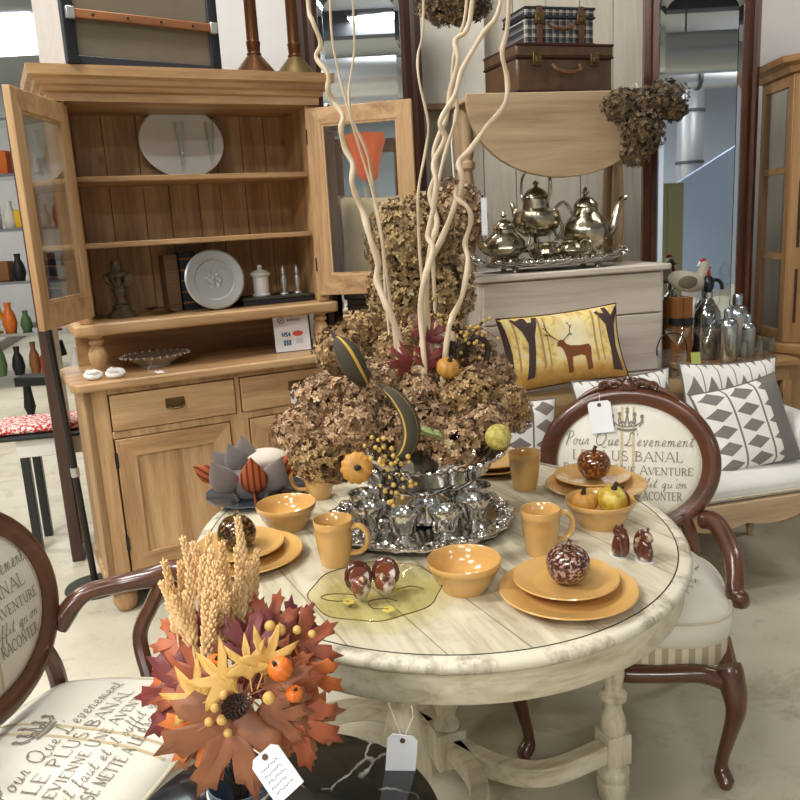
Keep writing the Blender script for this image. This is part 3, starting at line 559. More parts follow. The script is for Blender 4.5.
# text helper: stroke letters ------------------------------------------------
def arc(cx, cy, rx, ry, a0, a1, n=9): return [(cx + rx * math.cos(math.radians(a0 + (a1 - a0) * i / n)), cy + ry * math.sin(math.radians(a0 + (a1 - a0) * i / n))) for i in range(n + 1)]
T_, K_ = .55, 1.25     # thin and thick strokes
def ser(*pts, w_=.2): return [([(x - w_ / 2, y), (x + w_ / 2, y)], .5) for x, y in pts]
CAPS = {
 'A': (.72, [([(.02, 0), (.36, 1)], T_), ([(.36, 1), (.7, 0)], K_), ([(.14, .35), (.56, .35)], T_)] + ser((.04, 0), (.68, 0))),
 'B': (.62, [([(.1, 0), (.1, 1)], K_), (arc(.1, .76, .38, .24, 90, -90), 1), (arc(.1, .27, .46, .27, 90, -90), 1)] + ser((.08, 0), (.08, 1))),
 'C': (.66, [(arc(.38, .5, .34, .5, 50, 310, 14), 1), ([(.6, .68), (.6, .95)], .5)]),
 'D': (.72, [([(.1, 0), (.1, 1)], K_), (arc(.1, .5, .54, .5, 90, -90, 14), 1)] + ser((.08, 0), (.08, 1))),
 'E': (.6, [([(.1, 0), (.1, 1)], K_), ([(.02, 1), (.54, 1), (.54, .84)], T_), ([(.1, .52), (.42, .52)], T_), ([(.02, 0), (.56, 0), (.56, .18)], T_)]),
 'I': (.28, [([(.14, 0), (.14, 1)], K_)] + ser((.14, 0), (.14, 1))),
 'L': (.58, [([(.1, 0), (.1, 1)], K_), ([(.02, 0), (.54, 0), (.54, .2)], T_)] + ser((.1, 1))),
 'M': (.86, [([(.1, 0), (.12, 1)], T_), ([(.12, 1), (.42, .05)], K_), ([(.42, .05), (.72, 1)], T_), ([(.72, 1), (.76, 0)], K_)] + ser((.1, 0), (.76, 0), (.1, 1), (.74, 1))),
 'N': (.74, [([(.1, 0), (.1, 1)], T_), ([(.1, 1), (.62, 0)], K_), ([(.62, 0), (.62, 1)], T_)] + ser((.1, 0), (.08, 1), (.62, 1))),
 'O': (.76, [(arc(.38, .5, .34, .5, 0, 360, 20), 1)]),
 'P': (.58, [([(.1, 0), (.1, 1)], K_), (arc(.1, .74, .4, .26, 90, -90), 1)] + ser((.1, 0), (.08, 1))),
 'R': (.66, [([(.1, 0), (.1, 1)], K_), (arc(.1, .74, .4, .26, 90, -90), 1), ([(.28, .48), (.6, 0)], K_)] + ser((.1, 0), (.08, 1), (.6, 0))),
 'S': (.54, [(arc(.27, .75, .2, .25, 40, 270, 10) + arc(.27, .25, .22, .25, 90, -140, 10), 1)]),
 'T': (.64, [([(.32, 0), (.32, 1)], K_), ([(.04, .82), (.04, 1), (.6, 1), (.6, .82)], T_)] + ser((.32, 0))),
 'U': (.72, [([(.12, 1), (.12, .3)] + arc(.36, .28, .24, .28, 180, 360, 8) + [(.6, 1)], 1)] + ser((.12, 1), (.6, 1))),
 'V': (.7, [([(.04, 1), (.36, 0)], K_), ([(.36, 0), (.68, 1)], T_)] + ser((.06, 1), (.66, 1))),
 "'": (.2, [([(.12, 1), (.08, .8)], 1)]), ' ': (.34, []), '1': (.3, [([(.08, .8), (.18, 1), (.18, 0)], 1)])}
def S_(pts): return cat(pts, 4)
def low(w_, *ss): return (w_, [(S_(q), .75) for q in ss])
SCRIPT = {
 'P': (.62, [(S_([(.2, 0), (.24, .5), (.26, 1)]), 1.1), (S_([(.0, .7), (.08, .95), (.3, 1.05), (.56, .92), (.56, .68), (.36, .5), (.24, .54)]), .8)]),
 'Q': (.95, [(S_([(.5, 1.02), (.15, .85), (.06, .45), (.25, .05), (.58, .1), (.78, .5), (.66, .9), (.4, 1.0), (.25, .8)]), 1), (S_([(.35, .12), (.55, .05), (.8, -.14), (.98, -.05)]), .9)]),
 'L': (.66, [(S_([(.5, .86), (.42, 1.05), (.26, .95), (.28, .55), (.18, .1), (.02, .06), (.1, .14), (.34, .02), (.62, .1)]), 1)]),
 'o': low(.4, [(.3, .44), (.12, .46), (.04, .22), (.16, .02), (.32, .2), (.28, .44), (.42, .36)]),
 'u': low(.44, [(0, .3), (.08, .46), (.06, .12), (.16, .02), (.3, .2), (.33, .46), (.32, .08), (.44, .14)]),
 'r': low(.34, [(0, .1), (.1, .42), (.12, .5), (.24, .4), (.2, .1), (.34, .12)]),
 'e': low(.36, [(0, .12), (.2, .26), (.26, .42), (.14, .48), (.05, .26), (.12, .04), (.36, .14)]),
 'v': low(.4, [(0, .34), (.08, .46), (.12, .1), (.18, .02), (.3, .3), (.28, .48), (.4, .4)]),
 'n': low(.46, [(0, .34), (.07, .46), (.07, .02), (.1, .3), (.22, .47), (.3, .34), (.29, .08), (.46, .14)]),
 'm': low(.64, [(0, .34), (.07, .46), (.07, .02), (.1, .3), (.2, .47), (.26, .3), (.26, .02), (.3, .3), (.4, .47), (.47, .34), (.46, .08), (.64, .14)]),
 't': low(.32, [(.0, .14), (.14, .6), (.16, .9), (.12, .3), (.14, .04), (.32, .14)], [(.0, .58), (.28, .62)]),
 'i': low(.24, [(0, .16), (.1, .46), (.09, .1), (.24, .12)], [(.13, .66), (.14, .7)]),
 'l': low(.28, [(0, .14), (.18, .7), (.16, 1.0), (.08, .8), (.09, .12), (.28, .12)]),
 'f': low(.3, [(0, .14), (.2, .75), (.18, 1.0), (.1, .8), (.08, .0), (.05, -.35), (.14, -.3), (.1, .1), (.3, .14)]),
 'a': low(.44, [(.3, .42), (.14, .47), (.04, .22), (.14, .02), (.28, .2), (.32, .46), (.31, .08), (.44, .14)]),
 's': low(.3, [(0, .12), (.16, .5), (.24, .2), (.12, .0), (.3, .12)]),
 'q': low(.42, [(.3, .42), (.14, .47), (.04, .22), (.14, .02), (.3, .3), (.32, .46), (.29, -.38), (.42, .1)]),
 "'": (.14, [(S_([(.1, 1.0), (.06, .82)]), .8)]), ' ': (.3, [])}
def write(mb, text, font, u0, v0, h, fn, wid=None, wt=.055, slant=0., small=None):
    """lays ribbon strokes of one line of text centred on (u0, v0); fn(u, v) gives the point on the surface"""
    adv = [font[c][0] * (small if small and i and text[i - 1] != ' ' else 1) + .08 for i, c in enumerate(text)]
    tot = sum(adv); sx = (wid / tot) if wid else h; x = -tot / 2
    for i, c in enumerate(text):
        k = small if small and i and text[i - 1] != ' ' else 1
        for pts, th in font[c][1]:
            ln = [((x + px * k + slant * py * k) * sx + u0, v0 + py * k * h) for px, py in pts]
            dn = []
            for a, b_ in zip(ln, ln[1:]):
                m_ = max(1, int(math.hypot(b_[0] - a[0], b_[1] - a[1]) / .006))
                dn += [(a[0] + (b_[0] - a[0]) * j / m_, a[1] + (b_[1] - a[1]) * j / m_) for j in range(m_)]
            dn.append(ln[-1]); hw = h * wt * th * .5 + .0003; vs = []
            for j, p in enumerate(dn):
                a, b_ = dn[max(0, j - 1)], dn[min(len(dn) - 1, j + 1)]; d = Vector((b_[0] - a[0], b_[1] - a[1])); d = d.normalized() if d.length else Vector((1, 0))
                vs += [fn(p[0] - d.y * hw, p[1] + d.x * hw), fn(p[0] + d.y * hw, p[1] - d.x * hw)]
            mb.add(vs, [(2 * j, 2 * j + 1, 2 * j + 3, 2 * j + 2) for j in range(len(dn) - 1)])
        x += adv[i]
def fill(mb, out, fn, step=3):
    """a filled outline (fan from its middle) laid on a surface"""
    pts = []
    for a, b_ in zip(out, out[1:] + out[:1]): pts += [(a[0] + (b_[0] - a[0]) * j / step, a[1] + (b_[1] - a[1]) * j / step) for j in range(step)]
    bm = bmesh.new(); vs = [bm.verts.new((p[0], p[1], 0)) for p in pts]; f = bm.faces.new(vs)
    bmesh.ops.triangulate(bm, faces=[f]); bmesh.ops.subdivide_edges(bm, edges=bm.edges[:], cuts=2, use_grid_fill=True); bm.verts.index_update()
    mb.add([fn(v.co.x, v.co.y) for v in bm.verts], [[v.index for v in f.verts] for f in bm.faces]); bm.free()
# payment sign
sg = thing('payment_sign', 'small white card payment sign in a black stand on the counter', 'sign', H(.82, .13, .976), HA, rot=(math.radians(-8), 0, HA - .12))
M().box(-.068, .074, .002, .012, 0, .148).build('stand', 'sign_black', sg, .002); M().box(-.066, .066, -.001, .0015, .002, .142).build('card', 'paper', sg, smooth=0)
sg.scale = (1.2, 1.2, 1.2)
fs_ = lambda u_, v_: (u_, -.0016, v_)
q = M(); write(q, 'VISA', {**CAPS}, -.024, .058, .014, fs_, .034, .2, .25); q.build('blue_lettering', 'sign_blue', sg)
q = M(); fill(q, [(.014 + .016 * math.cos(k * PI / 8) * 1.25 + .008, .066 + .0105 * math.sin(k * PI / 8)) for k in range(16)], fs_); q.build('red_logo', 'sign_red', sg)
q = M()
for k in range(3): fill(q, [(-.034 + .01 * k, .024), (-.026 + .01 * k, .024), (-.026 + .01 * k, .044), (-.034 + .01 * k, .044)], fs_)
q.build('teal_logo', 'sign_teal', sg)
q = M(); o2 = [(-.036 + x_ * .011, .118 + y_ * .011) for x_, y_ in arc(0, 0, 1, 1, 0, 360, 14)]
for r_ in (1.0,): q.tube([fs_(*p) for p in o2], .0022, 5)
q.box(-.04, -.032, -.002, -.0012, .114, .122); q.build('grey_logo', 'sign_grey', sg); q = M()
for k in range(9): q.box(-.014 + k * .0056, -.010 + k * .0056, -.002, -.0012, .113, .121 + .003 * (k % 3 == 0))
for k in range(4): q.box(.012, .04, -.002, -.0012, .03 + k * .005, .0312 + k * .005)
q.build('grey_lettering', 'sign_grey', sg)
# trunk and candlesticks on top of the hutch
tk = thing('steamer_trunk', 'old taupe steamer trunk with black edges and wooden slat on the hutch', 'trunk', H(.03, .045, 2.141), HA + .2)
TW, TD, TH_ = .60, .36, .42
M().box(.004, TW - .004, .004, TD, .004, TH_).build('front_body', 'burlap', tk, .004); M().box(-.002, .006, .006, TD - .006, .006, TH_ - .006).build('end_panel', 'trunk_side', tk); M().box(TW - .006, TW + .002, .006, TD - .006, .006, TH_ - .006).build('end_panel', 'trunk_side', tk)
q = M()
for z in (0, TH_ - .03): q.box(-.006, TW + .006, -.006, .004, z, z + .03); q.box(-.006, TW + .006, -.006, .03, z - .0, z + .006)
for x_ in (0, TW - .03): q.box(x_ - .006, x_ + .036, -.007, .006, 0, TH_); q.box(x_ - .007, x_ + .036, -.007, .026, 0, TH_)
q.build('edge_binding', 'trunk_black', tk, .004)
M().box(.01, TW - .01, -.02, .0, .155, .187).build('wooden_slat', 'slat_x', tk, .004)
for x_ in (.005, TW - .035): M().box(x_, x_ + .03, -.023, -.004, .15, .192).build('slat_clamp', 'pewter_plain', tk, .003)
for i in range(4): M().ball((.1 + .13 * i, -.021, .171), .005, 8, 6).build('slat_nail', 'iron', tk)
for x_ in (.02, TW - .02): M().prism([(x_ - .028, .002), (x_ + .028, .002), (x_, .05)], .007, .011, Matrix.Rotation(PI / 2, 4, 'X')).build('corner_guard', 'iron', tk)
for i, (x_, m_) in enumerate(((.775, 'copper'), (.955, 'brass_dark'))):
    t_ = thing('tall_candlestick', ('dark copper tall candlestick next to the trunk on the hutch', 'brass-brown tall candlestick at the cornice end of the hutch')[i], 'candlestick', H(x_, .19, 2.141), HA, 'tall candlesticks on the hutch')
    M().lathe([(.001, 0), (.088, 0), (.091, .01), (.084, .018), (.034, .078), (.03, .082), (.001, .082)], 32).build('base', m_ if i == 0 else 'brass_dark', t_)
    M().lathe([(.029, .0822), (.031, .09), (.026, .095), (.029, .13), (.031, .135), (.026, .14), (.024, .42), (.03, .43), (.05, .45), (.05, .46), (.001, .46)], 24).build('shaft', 'copper', t_)
# ================================================================== BACK ROW
def tall_mirror(loc, wd, ht, label, rz=0., fw=.075, arched=True, mat='mahogany_z'):
    t_ = thing('standing_mirror', label, 'mirror', loc, rz)
    def outl(w_, h_, r, z0):
        o_ = [(-w_ / 2, z0), (w_ / 2, z0)]
        for k in range(9): a = PI / 2 * k / 8; o_.append((w_ / 2 - r + r * math.cos(a), h_ - r + r * math.sin(a)))
        for k in range(9): a = PI / 2 + PI / 2 * k / 8; o_.append((-w_ / 2 + r + r * math.cos(a), h_ - r + r * math.sin(a)))
        return o_
    A = outl(wd, ht, .1, 0); B = outl(wd - fw * 2, ht - fw, .09 if arched else .01, fw); n_ = len(A); q = M()
    prof = [(0, -.01), (.3, -.03), (.5, -.02), (.8, -.034), (1, -.008)]
    vs = []
    for a, b_ in zip(A, B):
        for f_, y in prof: vs.append((a[0] + (b_[0] - a[0]) * f_, y, a[1] + (b_[1] - a[1]) * f_))
        vs.append((b_[0], .01, b_[1])); vs.append((a[0], .02, a[1]))
    k_ = len(prof) + 2
    q.add(vs, [(i * k_ + j, ((i + 1) % n_) * k_ + j, ((i + 1) % n_) * k_ + (j + 1) % k_, i * k_ + (j + 1) % k_) for i in range(n_) for j in range(k_)])
    q.build('frame', mat, t_, smooth=30)
    M().prism([(x * .999, z) for x, z in B], -.001, .0, Matrix.Rotation(PI / 2, 4, 'X')).build('mirror_glass', 'mirror', t_, smooth=0)
    C2 = outl(wd - fw * 2 - .05, ht - fw - .05, .07, fw + .025); vs = [(x, -.0015, z) for x, z in B] + [(x, -.004, z) for x, z in C2]
    M().add and None
    q = M(); q.add(vs, [(i, (i + 1) % n_, n_ + (i + 1) % n_, n_ + i) for i in range(n_)]); q.build('bevelled_border', 'mirror', t_, smooth=0)
    M().box(-wd / 2 + .02, wd / 2 - .02, .011, .03, .02, ht - .12).build('back_panel', 'dark_wood_z', t_)
    return t_
tall_mirror((1.505, 4.0, 0), .545, 2.58, 'tall mahogany standing mirror with arched glass between the suitcases and display cabinet', 0)
tall_mirror((-.10, 4.22, 0), .60, 2.75, 'tall dark-framed mirror standing behind the hutch door', 0, .1, True, 'dark_wood_z')
# cream panel hung on the boards
t_ = thing('cream_wall_panel', 'plain cream panel with brown bottom rail hung beside the dark mirror', 'panel', (.36, 4.5, 2.09)); t_['hang'] = 1
M().box(-.18, .19, -.0, .05, .03, .95).build('board', 'linen', t_, .006); M().box(-.19, .2, -.012, .06, 0, .03).build('bottom_rail', 'honey_x', t_, .004)
# ------------------------------------------------------------------ whitewashed chest with a drop-leaf table on it
CH = Vector((.372, 3.50, 0)); CA = math.radians(12.5); CM = Matrix.Translation(CH) @ Matrix.Rotation(CA, 4, 'Z')
def K(x, y, z): return CM @ Vector((x, y, z))
ct = thing('whitewashed_chest', 'tall whitewashed chest of drawers under the silver tea tray', 'chest', CH, CA)
M().box(0, .9, .02, .46, .06, 1.236).build('carcass', 'whitewash_x', ct, .004)
M().prism(rrect(-.02, .925, -.018, .475, .02, 3), 1.236, 1.264).build('top', 'whitewash_x', ct, .006)
for i, (z0, z1) in enumerate(((.07, .45), (.455, .77), (.775, 1.04), (1.045, 1.228))):
    d = M().box(.016, .884, .0, .3, z0, z1).build('drawer', 'whitewash_x', ct, .005)
    for x_ in (.2, .7):
        if i < 2: M().lathe([(.001, 0), (.008, 0), (.008, .012), (.018, .02), (.014, .03), (.001, .032)], 14, Matrix.Translation((x_, 0, (z0 + z1) / 2)) @ Matrix.Rotation(PI / 2, 4, 'X')).build('knob', 'honey_z', d)
M().box(-.012, .912, .0, .47, 0, .07).build('plinth', 'whitewash_x', ct, .006)
dt = thing('drop_leaf_table', 'light oak drop-leaf table standing on top of the whitewashed chest', 'table', K(0, 0, 1.265), CA)
M().box(.02, .86, .09, .44, .742, .764).build('top', 'oak_x', dt, .006)
out = [(.44 + .45 * math.cos(PI + PI * k / 40), -.36 * abs(math.sin(PI * k / 40)) ** .9) for k in range(41)]
M().prism(out, -.088, -.066, Matrix.Translation((0, 0, .762)) @ Matrix.Rotation(PI / 2, 4, 'X')).build('drop_leaf', 'oak_x', dt, .004)
M().box(.09, .82, .31, .45, .65, .742).build('apron', 'oak_x', dt)
lp = [(.001, 0), (.022, 0), (.026, .03), (.02, .05), (.028, .06), (.028, .075), (.02, .085), (.026, .12), (.032, .18), (.03, .3), (.026, .42), (.022, .46), (.034, .475), (.034, .5), (.024, .51), (.03, .54), (.034, .742), (.001, .742)]
for x_, y in ((.075, .335), (.835, .335), (.075, .43), (.835, .43)): M().lathe(lp, 18, Matrix.Translation((x_, y, 0))).build('leg', 'oak_z', dt)
def suitcase(name, label, loc, rz, wd, dp, ht, mat, rim, strap):
    t_ = thing(name, label, 'suitcase', loc, rz)
    M().box(0, wd, 0, dp, .001, ht * .72).build('body', mat, t_, .012); M().box(-.003, wd + .003, -.003, dp + .003, ht * .725, ht).build('lid', mat, t_, .012)
    q = M()
    for z in (.0, ht * .71, ht - .008): q.tube([(0, -.002, z + .004), (wd, -.002, z + .004), (wd, dp, z + .004), (0, dp, z + .004)], .006, 6, None, True)
    q.build('edge_piping', rim, t_)
    for x_ in (.2, .8):
        M().box(wd * x_ - .022, wd * x_ + .022, -.012, .002, ht * .55, ht * .82).box(wd * x_ - .012, wd * x_ + .012, -.018, -.01, ht * .6, ht * .72).build('latch', 'brass_dark', t_, .003)
    M().tube(cat([(wd * .36, -.004, ht * .56), (wd * .38, -.03, ht * .44), (wd * .5, -.036, ht * .38), (wd * .62, -.03, ht * .44), (wd * .64, -.004, ht * .56)], 5), .009, 8).build('handle', 'leather', t_)
    if strap:
        for x_ in (.2, .8):
            M().box(wd * x_ - .014, wd * x_ + .014, -.008, dp + .006, ht, ht + .004).box(wd * x_ - .014, wd * x_ + .014, -.009, -.004, .0, ht).build('strap', 'leather', t_, .002)
    return t_
suitcase('leather_suitcase', 'brown leather suitcase with brass latches lying on the drop-leaf table', K(.235, .1, 2.031), CA + .1, .475, .33, .2, 'suitcase_brown', 'suitcase_rim', False)
suitcase('plaid_suitcase', 'small plaid suitcase with leather straps on top of the brown suitcase', K(.30, .16, 2.236), CA + .08, .34, .22, .155, 'tartan', 'sign_black', True)
# ------------------------------------------------------------------ silver tea service
TRZ = 1.2645
tr = thing('silver_tea_tray', 'large oval silver tray holding the tea service on the whitewashed chest', 'tray', K(.395, .145, TRZ), CA)
M().lathe([(.001, .022), (.30, .022), (.33, .026), (.372, .044), (.38, .046), (.374, .05), (.335, .032), (.30, .027), (.001, .027)], 56, None, 0, .93, .4, lambda a, f: 1 + (.012 * math.cos(28 * a) if f > .4 and f < .7 else 0)).build('plate', 'silver_chased', tr)
for sx in (-1, 1): M().tube(cat([(sx * .335, -.05, .045), (sx * .37, -.04, .07), (sx * .385, 0, .078), (sx * .37, .04, .07), (sx * .335, .05, .045)], 5), .008, 8).build('handle', 'silver_chased', tr)
for x_, y in ((-.2, -.075), (.2, -.075), (-.2, .075), (.2, .075)): M().lathe([(.001, 0), (.016, 0), (.012, .012), (.02, .0235), (.001, .0235)], 10, Matrix.Translation((x_, y, 0))).build('foot', 'tarnished_silver', tr)
def teapot(name, label, loc, rz, s, tall=1., spout=True, lid=True, knobh=.05):
    t_ = thing(name, label, 'pot' if spout else 'bowl', loc, rz, 'silver tea service on the tray')
    lob = lambda a, f: 1 + .03 * math.cos(10 * a) * (1 if .15 < f < .7 else 0)
    h = .17 * tall
    pr_ = [(.03, .03), (.05, .034), (.085, .06 * tall), (.1, .085 * tall), (.094, .115 * tall), (.07, .14 * tall), (.052, .155 * tall), (.05, h), (.056, h + .006), (.046, h + .004)]
    M().lathe([(.001, .03 * 1)] + [(r * s, z * s + .03 * (1 - s)) for r, z in pr_] + ([] if lid else [(.05 * s, .1 * tall * s), (.001, .08 * tall * s)]), 30, None, 0, 1, 1, lob).build('body', 'tarnished_silver', t_)
    for k in range(4):
        a = PI / 4 + k * PI / 2; c_, s_ = math.cos(a), math.sin(a)
        M().tube(cat([(.04 * s * c_, .04 * s * s_, .036), (.06 * s * c_, .06 * s * s_, .026), (.056 * s * c_, .056 * s * s_, .008), (.066 * s * c_, .066 * s * s_, .003)], 3), [.012 * s] * 4 + [.008 * s] * 3 + [.01 * s] * 3, 6).build('foot', 'tarnished_silver', t_)
    z0 = (h + .005) * s + .03 * (1 - s)
    if lid: M().lathe([(.052 * s, z0), (.05 * s, z0 + .012 * s), (.03 * s, z0 + .034 * s), (.012 * s, z0 + .042 * s), (.008 * s, z0 + .05 * s), (.015 * s, z0 + .06 * s), (.01 * s, z0 + .075 * s), (.001, z0 + .082 * s)], 22, None, 0, 1, 1, lob).build('lid', 'tarnished_silver', t_)
    if spout:
        M().tube(cat([(.085 * s, 0, .075 * tall * s), (.125 * s, 0, .095 * tall * s), (.145 * s, 0, .14 * tall * s), (.165 * s, 0, .185 * tall * s), (.195 * s, 0, .195 * tall * s)], 5), [s * (.022 - .0006 * k) for k in range(21)], 10).build('spout', 'tarnished_silver', t_)
    hs = (-1,) if spout else (-1, 1)
    for sx in hs: M().tube(cat([(sx * .06 * s, 0, .15 * tall * s), (sx * .1 * s, 0, .19 * tall * s), (sx * .15 * s, 0, .16 * tall * s), (sx * .14 * s, 0, .09 * tall * s), (sx * .095 * s, 0, .075 * tall * s)], 5), .007 * s, 8).build('handle', 'tarnished_silver', t_)
    return t_
TZ = TRZ + .0275
teapot('teapot', 'squat silver teapot with spout towards the curly branches on the tray', K(.165, .12, TZ), CA + PI + .3, .95)
teapot('coffee_pot', 'silver coffee pot with long spout towards the standing mirror', K(.575, .15, TZ), CA + .05, 1.08, 1.32)
kt = thing('tilting_kettle', 'tall silver kettle raised on a stand in the middle of the tea tray', 'kettle', K(.355, .205, TZ), CA + 1.9, 'silver tea service on the tray')
M().lathe([(.03, .12), (.06, .125), (.098, .16), (.11, .2), (.1, .235), (.062, .25), (.058, .29), (.064, .296), (.001, .297)], 30, None, 0, 1, 1, lambda a, f: 1 + .03 * math.cos(10 * a) * (.1 < f < .6)).build('body', 'tarnished_silver', kt)
M().lathe([(.062, .298), (.058, .31), (.035, .335), (.012, .345), (.008, .352), (.016, .362), (.001, .375)], 22).build('lid', 'tarnished_silver', kt)
for k in range(4):
    a = PI / 4 + k * PI / 2; c_, s_ = math.cos(a), math.sin(a)
    M().tube(cat([(.1 * c_, .1 * s_, .2), (.118 * c_, .118 * s_, .15), (.08 * c_, .08 * s_, .08), (.1 * c_, .1 * s_, .02), (.115 * c_, .115 * s_, .005)], 4), .008, 6).build('stand_leg', 'tarnished_silver', kt)
M().tube([(.09 * math.cos(PI * k / 8), .09 * math.sin(PI * k / 8), .06) for k in range(16)], .006, 6, None, True).lathe([(.001, .03), (.03, .03), (.034, .05), (.02, .07), (.001, .072)], 14).build('burner_ring', 'tarnished_silver', kt)
M().tube(cat([(.1, 0, .19), (.14, 0, .21), (.155, 0, .25), (.175, 0, .28)], 5), [.02 - .0007 * k for k in range(16)], 8).build('spout', 'tarnished_silver', kt)
M().tube(cat([(-.075, 0, .27), (-.1, 0, .32), (-.085, 0, .40), (0, 0, .435), (.085, 0, .40), (.1, 0, .32), (.075, 0, .27)], 5), .006, 8).build('bail_handle', 'tarnished_silver', kt)
teapot('sugar_bowl', 'small open silver sugar bowl before the tall kettle', K(.335, .055, TZ), CA + .3, .62, .8, False, False)
teapot('creamer', 'small silver creamer before the coffee pot', K(.455, .06, TZ), CA - .4, .62, .85, False, False)
# ------------------------------------------------------------------ dried flower bunches
def florets(n, rad, sc, seed, inner=.55, size=.02, shape=None):
    r = random.Random(seed); mb = M()
    for i in range(n):
        u_ = r.uniform(-1, 1); a = r.uniform(0, 2 * PI); s_ = math.sqrt(1 - u_ * u_); d = Vector((s_ * math.cos(a), s_ * math.sin(a), u_))
        k = r.uniform(.84, 1.04) if r.random() < inner else r.uniform(.55, .84)
        k *= 1 + .12 * noise.noise(d * 2.5 + Vector((seed, 0, 0)))
        c = Vector((d.x * sc[0], d.y * sc[1], d.z * sc[2])) * rad * k
        nrm = (d + Vector((r.uniform(-.6, .6), r.uniform(-.6, .6), r.uniform(-.6, .6)))).normalized(); t1 = nrm.orthogonal().normalized(); t2 = nrm.cross(t1)
        sz = size * r.uniform(.6, 1.25); tint = max(0, min(1, r.gauss(.5, .24))); o_ = len(mb.v); a0 = r.uniform(0, PI)
        for q in range(4):
            a1 = a0 + q * PI / 2
            e1 = t1 * math.cos(a1) + t2 * math.sin(a1); e2 = t1 * math.cos(a1 + .62) + t2 * math.sin(a1 + .62); e3 = t1 * math.cos(a1 - .62) + t2 * math.sin(a1 - .62); cu = r.uniform(-.3, .7)
            b_ = len(mb.v)
            mb.add([c, c + e2 * sz * .62 + nrm * sz * .22 * cu, c + e1 * sz + nrm * sz * .5 * cu, c + e3 * sz * .62 + nrm * sz * .22 * cu], [(0, 1, 2, 3)])
            for z in range(4): mb.tint[b_ + z] = max(0, min(1, tint + r.uniform(-.08, .08)))
    return mb
def twigs(mb, rad, sc, seed, n=14):
    r = random.Random(seed)
    for i in range(n):
        d = Vector((r.gauss(0, 1), r.gauss(0, 1), r.gauss(0, 1))).normalized(); e = Vector((d.x * sc[0], d.y * sc[1], d.z * sc[2])) * rad * .8
        mb.tube([(0, 0, 0), tuple(e * .5 + Vector((r.uniform(-1, 1), r.uniform(-1, 1), r.uniform(-1, 1))) * rad * .05), tuple(e)], rad * .02, 4)
    return mb
def bunch(name, label, loc, rad, sc, n, mat, seed, size=.022, group=None, cat_='dried flowers'):
    t_ = thing(name, label, cat_, loc, 0, group)
    florets(int(n * 1.6), rad, sc, seed, .6, size * .75).build('flower_head', mat, t_, smooth=0)
    twigs(M(), rad, sc, seed).build('twigs', 'stem_dark', t_, smooth=0); return t_
p = V(643, 117, 3.55)
t_ = bunch('dried_flower_bunch', 'brown dried flower bunch hanging at the drop leaf corner before the mirror', p + Vector((0, 0, -.05)), .105, (.95, .7, 1.0), 500, 'hydrangea_dark', 11, .018)
for i, (x_, z, r_) in enumerate(((-.09, .10, .085), (.09, .12, .095), (.0, .1, .085), (.13, .07, .055), (-.03, -.1, .06))):
    o = florets(520, r_, (1.05, .7, .8), 70 + i, .6, .013).build('flower_head', 'hydrangea_dark', t_, smooth=0); o.location = (x_, 0, z)
M().tube([(0, 0, .1), (.0, .1, .2), (-.05, .25, .16)], .003, 5).build('hanging_string', 'string', t_)
p = V(456, 217, 3.42)
t_ = bunch('dried_flower_bunch', 'brown dried flower bunch with a white tag hanging by the tea tray', p, .125, (1, .7, 1.25), 800, 'hydrangea', 12, .02)
M().tube([(0, 0, .1), (.0, .1, .3), (.03, .2, .45)], .003, 5).build('hanging_string', 'string', t_)
M().box(.098, .122, -.07, -.068, -.08, .07).build('paper_tag', 'paper', t_, smooth=0)
p = V(455, 2, 3.9)
t_ = bunch('dried_flower_bunch', 'dark dried flower bunch hanging upside down above the suitcases', p, .16, (1.1, .7, .62), 900, 'hydrangea_dark', 13, .022)
M().tube([(0, 0, .05), (0, 0, 4.45 - p.z)], .003, 5).build('hanging_string', 'string', t_)
# tall bundle of dried flowers in a crock behind the table
p = V(412, 260, 3.0); p.z = 0
t_ = thing('tall_dried_bundle', 'tall khaki bundle of dried hydrangea standing in a crock behind the table', 'dried flowers', p)
for i, (px, py, r_, sc, n) in enumerate(((410, 240, .16, (1, .8, 1.0), 1100), (408, 295, .15, (1, .8, 1.1), 1000), (385, 345, .13, (.9, .8, 1.0), 600), (440, 290, .13, (1, .7, 1.1), 600), (425, 350, .14, (1.2, .8, 1.1), 500))):
    q = V(px, py, 3.0) - p; mb = florets(int(n * 1.7), r_, sc, 20 + i, .75, .0165)
    o = mb.build('flower_head', 'hydrangea_khaki', t_, smooth=0); o.location = q
q = M()
for k in range(9): a = k * .7; q.tube([(.03 * math.cos(a), .03 * math.sin(a), .4), (.06 * math.cos(a), .05 * math.sin(a), .9), (.1 * math.cos(a), .07 * math.sin(a), 1.35)], .005, 5)
q.build('stems', 'stem_dark', t_)
M().lathe([(.001, 0), (.12, 0), (.13, .02), (.14, .3), (.13, .46), (.14, .48), (.13, .48), (.12, .44), (.12, .03), (.001, .02)], 28).build('crock', 'dark_glaze', t_)
